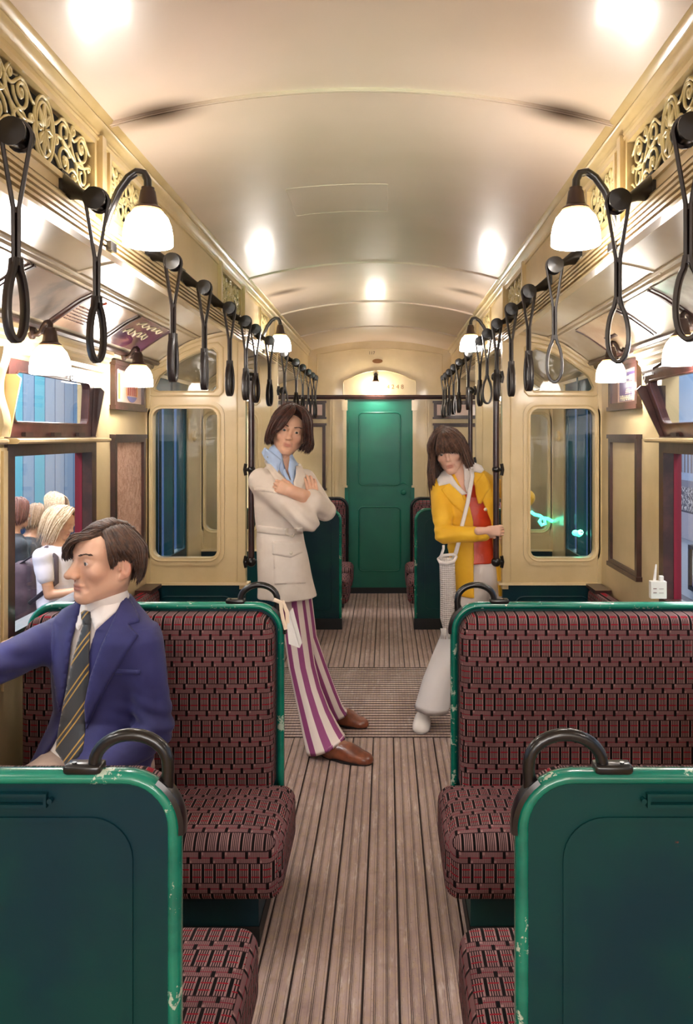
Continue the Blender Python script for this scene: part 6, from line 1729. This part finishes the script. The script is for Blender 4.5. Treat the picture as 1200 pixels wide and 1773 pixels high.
    bump(bs0, (((x_ + z_) * 300).sin() * ((x_ - z_) * 300).sin()), .7, .004)
    B_ = Fld((.28, 3.92, .52), (.52, 4.14, .98), .0045)
    B_.op(stack([(V3(0, y, 4.03)[2], (V3(xl, y, 4.03)[0] + V3(xr, y, 4.03)[0]) / 2, 4.03, (V3(xr, y, 4.03)[0] - V3(xl, y, 4.03)[0]) / 2, ry) for y, xl, xr, ry in ((966, 760, 788, .030), (985, 761, 788, .034), (1030, 762, 790, .036), (1070, 762, 786, .034), (1092, 768, 784, .02))], 0, 2.0), 0)
    v, q = B_.mesh(); bb = to_obj('bag_body', v, q, bm_, bag)
    rp = MB(); rp.tube([tuple(V3(x, y, 4.03 + dy)) for x, y, dy in ((759, 968, 0), (762, 974, -.03), (774, 976, -.038), (786, 972, -.03), (790, 964, 0), (786, 960, .025), (766, 962, .025))], .0085, 8, closed=True)
    rp.tube([tuple(V3(x, y, 4.0)) for x, y in ((760, 968), (764, 962), (768, 950), (768, 944))], .007, 8); rp.build('rope_edge', M['whitet'], bag, angle=180)
    fr2 = MB(); rr3 = random.Random(2)
    for k in range(22):
        x = 763 + 20 * (k / 21); p = V3(x, 1088, 4.01 + rr3.uniform(-.01, .02)); fr2.tube([tuple(p), tuple(p + vv(rr3.uniform(-.006, .006), 0, -.03)), tuple(p + vv(rr3.uniform(-.01, .01), 0, -.055))], [.002, .003, .0015], 5)
    fr2.build('fringe', M['whitet'], bag, angle=180)
    # trousers: near leg stepping left, far leg behind
    t = Fld((.10, 3.90, .04), (.86, 4.50, .98), .006)
    t.op(ell(V3(840, 985, 4.22), (.135, .105, .12)), 0)
    KN, AN = V3(796, 1120, 4.10), V3(748, 1222, 4.06)
    t.op(cone(V3(824, 1000, 4.20), V3(812, 1050, 4.17), .088, .080), .04)
    leg([(1000, 794, 852, 4.20, .085, 0), (1050, 780, 838, 4.17, .08, 0), (1095, 764, 820, 4.13, .076, 0), (1140, 746, 802, 4.10, .078, 0), (1180, 731, 788, 4.08, .084, -.02), (1228, 718, 777, 4.06, .095, -.08)], ph=1).build('trouser_leg', M['whitet'], o, angle=180)
    t.op(cone(V3(858, 1000, 4.25), V3(862, 1120, 4.27), .088, .066), .04); t.op(cone(V3(862, 1120, 4.27), V3(866, 1215, 4.30), .064, .082), .03)
    t.disp(wr(.004, 22, 20, (1.4, 1.4, .5)))
    zc1 = V3(0, 1222, 4.06)[2]
    t.disp(lambda X, Y, Z: np.maximum(0, (.085 - .10 * (X - .30)) - Z + 0 * Y).astype(np.float32) * 8)
    v, q = t.mesh(); to_obj('trousers', v, q, M['whitet'], o)
    a, b = P(735, 1230, 4.14), P(727, 1262, 4.02)
    shoe((a.x + .0, 4.17, 0), (b.x + .0, 3.965, 0), .045, .088, 'clog', M['clog'], o, .028, True); a = P(866, 1240, 4.3); shoe((a.x, 4.36, 0), (a.x, 4.16, 0), .065, .088, 'clog', M['clog'], o, .028, True)
    # head
    Mx = head_mat4(tuple(P(777, 780, 4.19)), (-.20, -1, 0), roll=.22, pitch=-.16, sc=.97)
    hv, hq, hc = make_head(.003, nose=.108, nosew=.85, jaw=.90, fem=1, skin=PALE, neck=((.03, -.04, -.20), .045), ear=False, mouth_open=.0015)
    H = Fld((.50, 3.82, .90), (.80, 4.16, 1.18), .003)
    H.op(cone(ER + (WR_ - ER) * .8, WR_ + vv(.03, 0, .004), .030, .025), .0)
    pw = vv(.628, 4.0, 1.335)
    w0 = V3(844, 919, 3.975); hand(H, w0, vv(.93, .0, .02), vv(0, -1, .05), 1, (1.15, 1.2, 1.2, 1.2), .5, .78, .02)
    W2 = WL_; H3 = Fld(W2 - .18, W2 + .18, .004); hand(H3, W2, vv(-.4, .2, -.8), vv(0, 1, 0), 1, (.3, .3, .3, .3), .3, .86)
    chest = Fld((.30, 4.0, 1.05), (.80, 4.45, 1.45), .004)
    chest.op(ell(V3(802, 850, 4.235), (.105, .098, .10)), 0); chest.op(cone(V3(800, 835, 4.225), V3(786, 800, 4.21), .075, .044), .03)
    bl = [(V3(835, 985, 4.22), V3(812, 870, 4.22), .08, .07), (SR, ER, .038, .03), (SL_, EL_, .038, .03), (V3(824, 1000, 4.20), KN, .07, .045), (KN, V3(742, 1228, 4.07), .045, .030), (V3(746, 1200, 4.09), V3(730, 1252, 4.13), .030, .030), (V3(858, 1000, 4.25), V3(864, 1230, 4.3), .07, .03)]
    bv, bq = body_coarse((.1, 3.8, .0), (1.0, 4.5, 1.3), bl)
    V, Q, Cc = cat([(app(Mx, hv), hq, hc), skinv(bv, bq, PALE), skinv(*H.mesh(), PALE), skinv(*H3.mesh(), PALE), skinv(*chest.mesh(), PALE)]); to_obj('body', V, Q, M['skin'], o, Cc)
    eyes(Mx, o, (.1, -.1)); brows(Mx, M['hair3'], o)
    hb = Fld((-.14, -.17, -.22), (.14, .14, .17), .004)
    hb.op(ell((0, -.03, .038), (.085, .105, .090)), 0); hb.op(ell((0, -.065, -.07), (.080, .055, .11)), .03)
    hb.op(ell((0, .095, -.045), (.058, .080, .085)), .012, 's'); hb.op(ell((0, .06, -.17), (.085, .11, .12)), .01, 's')
    v, q = hb.mesh(); hair = to_obj('hair', app(Mx, v), q, M['hair3'], o)
    L = MB()
    def g(k, ln, fw):
        return [[(0, .055, .120), (k * .040, .078, .100), (k * .074, .078, .050), (k * .084, .066, -.02), (k * (.088 + max(ln, 0) * .12), .060 + fw, -.11), (k * (.080 + max(ln, 0) * .35), .055 + fw, -.19 - ln)],
                [(0, .03, .128), (k * .045, .045, .112), (k * .086, .045, .055), (k * .096, .038, -.02), (k * (.104 + max(ln, 0) * .15), .034 + fw, -.12), (k * (.10 + max(ln, 0) * .4), .03 + fw, -.21 - ln)],
                [(0, 0, .130), (k * .05, 0, .112), (k * .090, 0, .050), (k * .100, 0, -.03), (k * .106, 0 + fw * .5, -.12), (k * (.104 + ln * .2), fw * .5, -.20 - ln)],
                [(0, -.05, .122), (k * .05, -.06, .10), (k * .084, -.065, .04), (k * .094, -.07, -.03), (k * .095, -.07, -.12), (k * .09, -.07, -.19 - ln * .6)],
                [(0, -.09, .10), (k * .03, -.12, .07), (k * .05, -.135, .01), (k * .055, -.135, -.05), (k * .05, -.12, -.12), (k * .05, -.11, -.19)]]
    sheet(L, g(-1, -.07, -.03), 90, .0078, 9, .0022, Mx, layers=2, rise=.003, wave=.002); sheet(L, g(1, .15, .02), 130, .0080, 10, .0026, Mx, layers=3, rise=.004, wave=.005)
    sheet(L, [[(.0, .05, .122), (.020, .090, .104), (.038, .106, .066), (.048, .104, .038), (.056, .096, .016), (.062, .086, .002)],
              [(.0, .05, .122), (.0, .096, .106), (.0, .114, .066), (.002, .114, .040), (.004, .110, .022), (.006, .106, .008)],
              [(.0, .05, .122), (-.022, .090, .104), (-.040, .106, .066), (-.050, .104, .034), (-.058, .096, .008), (-.066, .084, -.012)],
              [(.0, .045, .124), (-.034, .078, .106), (-.060, .086, .064), (-.072, .080, .028), (-.078, .070, -.005), (-.082, .060, -.035)]], 90, .0062, 11, .0018, Mx, layers=2, rise=.002)
    L.build('hair_locks', M['hair3'], hair, angle=180, fix=False)
    er = MB(); er.tube([tuple(x) for x in app(Mx, [(.070 + .004 * math.sin(t), .030 + .0 * t, -.045 + .018 * math.cos(t)) for t in np.linspace(0, 2 * PI, 15)[:-1]])], .0012, 5, closed=True); er.build('earring', M['steel'], o)
standing_woman()

# ---------------------------------------------------------------- visitors out in the hall, seen through the left window
def visitor(px, py, D, yaw, hair, top, legs, label, hairlen=.1, arms=True, scale=1.0, bend=.0, pack=False, headdown=0.):
    """px,py = pixel of the head centre; stands on the hall floor z=-.70"""
    h = P(px, py, D); f = vv(math.cos(yaw), math.sin(yaw), 0); l = vv(-f[1], f[0], 0)
    o = wthing('person', label, 'person', (h.x, h.y, -.70)); hc_ = vv(*h)
    nz = h.z - .13; base = hc_ - f * (.05 + bend); Z0 = -.70
    sh = vv(base[0], base[1], h.z - .25); hip = sh - f * .0 + vv(0, 0, -.52)
    bv = []; F1 = Fld(hc_ - vv(.5, .5, 1.75), hc_ + vv(.5, .5, .2), .012)
    F1.op(cone(hc_ - vv(0, 0, .08), sh + vv(0, 0, .04), .05, .055), 0)
    SHs = [sh + l * .17 * s for s in (-1, 1)]; ELs = [s_ + f * .06 + vv(0, 0, -.27) for s_ in SHs]; HDs = [e + f * .20 + vv(0, 0, .02) - (e - sh) * vv(.3, .3, 0) for e in ELs]
    for a, b, c in zip(SHs, ELs, HDs): F1.op(cone(a, b, .045, .038), .02); F1.op(cone(b, c, .036, .028), .01); F1.op(cone(c, c + f * .07 + vv(0, 0, .02), .032, .022), .01)
    F1.op(cone(hip, sh, .11, .11), .03)
    for s in (-1, 1): F1.op(cone(hip + l * .09 * s, hip + l * .09 * s + vv(0, 0, Z0 + .08 - hip[2]), .07, .04), .03)
    Mx = head_mat4(tuple(hc_), tuple(f), 0, -headdown, 1.0)
    hv, hq, hcol = make_head(.006, ear=True, skin=BRNS)
    bvv, bq = F1.mesh(); V, Q, Cc = cat([(app(Mx, hv), hq, hcol), skinv(bvv, bq, BRNS)]); to_obj('body', V, Q, M['skin'], o, Cc)
    T = Fld(hc_ - vv(.45, .45, 1.0), hc_ + vv(.45, .45, .0), .010)
    T.op(cone(sh + vv(0, 0, -.03), hip + vv(0, 0, .05), .135, .13), 0); T.op(cone(SHs[0], SHs[1], .07, .07), .04)
    for a, b in zip(SHs, ELs): T.op(cone(a, a + (b - a) * .5, .068, .062), .02)
    T.disp(wr(.006, 20, 30)); v, q = T.mesh(); to_obj('shirt', v, q, top, o)
    L_ = Fld(vv(hip[0] - .3, hip[1] - .3, Z0), vv(hip[0] + .3, hip[1] + .3, hip[2] + .15), .012)
    L_.op(ell(hip, (.15, .15, .13)), 0)
    for s in (-1, 1): L_.op(cone(hip + l * .09 * s, vv(hip[0], hip[1], Z0 + .06) + l * .1 * s, .09, .06), .04)
    v, q = L_.mesh(); to_obj('trousers', v, q, legs, o)
    L = MB(); hl = hairlen
    for k in (-1, 1):
        sheet(L, [[(0, .06, .118), (k * .05, .075, .09), (k * .075, .06, .03), (k * .082, .045, -.03), (k * .085, .03, -.06 - hl)], [(0, 0, .128), (k * .055, 0, .105), (k * .088, -.01, .03), (k * .095, -.015, -.04), (k * .09, -.02, -.08 - hl)], [(0, -.08, .10), (k * .03, -.12, .06), (k * .05, -.13, 0), (k * .05, -.13, -.06), (k * .05, -.12, -.08 - hl)]], 60, .013, 3, .003, Mx, 9)
    L.build('hair', hair, o, angle=180, fix=False)
    if pack:
        bp = wthing('backpack', 'dark maroon backpack with a water bottle worn by the blonde woman outside the left window', 'bag', tuple(sh - f * .25 + vv(0, 0, -.45)))
        K = Fld(sh - vv(.45, .45, .65), sh + vv(.45, .45, .15), .010); cc = sh - f * .22 + vv(0, 0, -.24)
        K.op(cone(cc + vv(0, 0, .10) + l * .07, cc - vv(0, 0, .14) + l * .08, .10, .125), 0); K.op(cone(cc + vv(0, 0, .10) - l * .07, cc - vv(0, 0, .14) - l * .08, .10, .125), .06)
        K.disp(wr(.006, 22, 9)); v, q = K.mesh(); bo = to_obj('bag_body', v, q, cloth('maroon_bag_cloth', (84, 62, 76), (66, 48, 62)), bp)
        st = MB()
        for s in (-1, 1): st.tube([tuple(x) for x in (cc + l * .10 * s + vv(0, 0, .18), sh + l * .11 * s + vv(0, 0, .075), sh + l * .13 * s + f * .09, sh + l * .14 * s + f * .10 + vv(0, 0, -.18), cc + l * .14 * s + vv(0, 0, -.18))], .018, 8, flat=.006)
        st.build('shoulder_strap', cloth('dark_strap', (58, 44, 62)), bp, angle=180)
        b = MB(); w = cc - f * .05 - l * .17 * 1 + vv(0, 0, -.10)
        wb = cc - l * .205 - f * .01 + vv(0, 0, -.08); b.lathe([(.0, -.09), (.030, -.085), (.032, .03), (.014, .06), (.014, .08), (0, .082)], 14, c=tuple(wb)); tag(b.build('water_bottle', flatmat('pale_bottle', (176, 200, 232), .2), None), 'small pale blue water bottle in the backpack side pocket outside the window', 'bottle')
    return o
wht = cloth('white_tee', (232, 224, 240)); navy = cloth('navy_jeans', (46, 62, 100)); dkc = cloth('charcoal_coat', (58, 62, 72)); dk2 = cloth('dark_navy_coat', (40, 54, 86))
visitor(106, 903, 5.9, -.15, M['blonde'], wht, navy, 'blonde woman in a white T-shirt with a backpack outside the left window', .12, headdown=.35, pack=True)
visitor(95, 873, 8.1, PI * .95, M['blonde'], dk2, navy, 'fair-haired person in a dark coat behind the blonde woman outside', .03)
visitor(60, 896, 7.1, .4, hair_mat('grey_brown_hair', (160, 130, 104), (130, 100, 80)), dkc, dkc, 'brown-haired person in a dark coat outside, left of the blonde woman', .02)
visitor(28, 888, 6.45, .8, hair_mat('red_brown_hair', (120, 74, 62), (96, 56, 48)), dkc, dkc, 'person at the left end of the group outside the window, mostly hidden', .02)
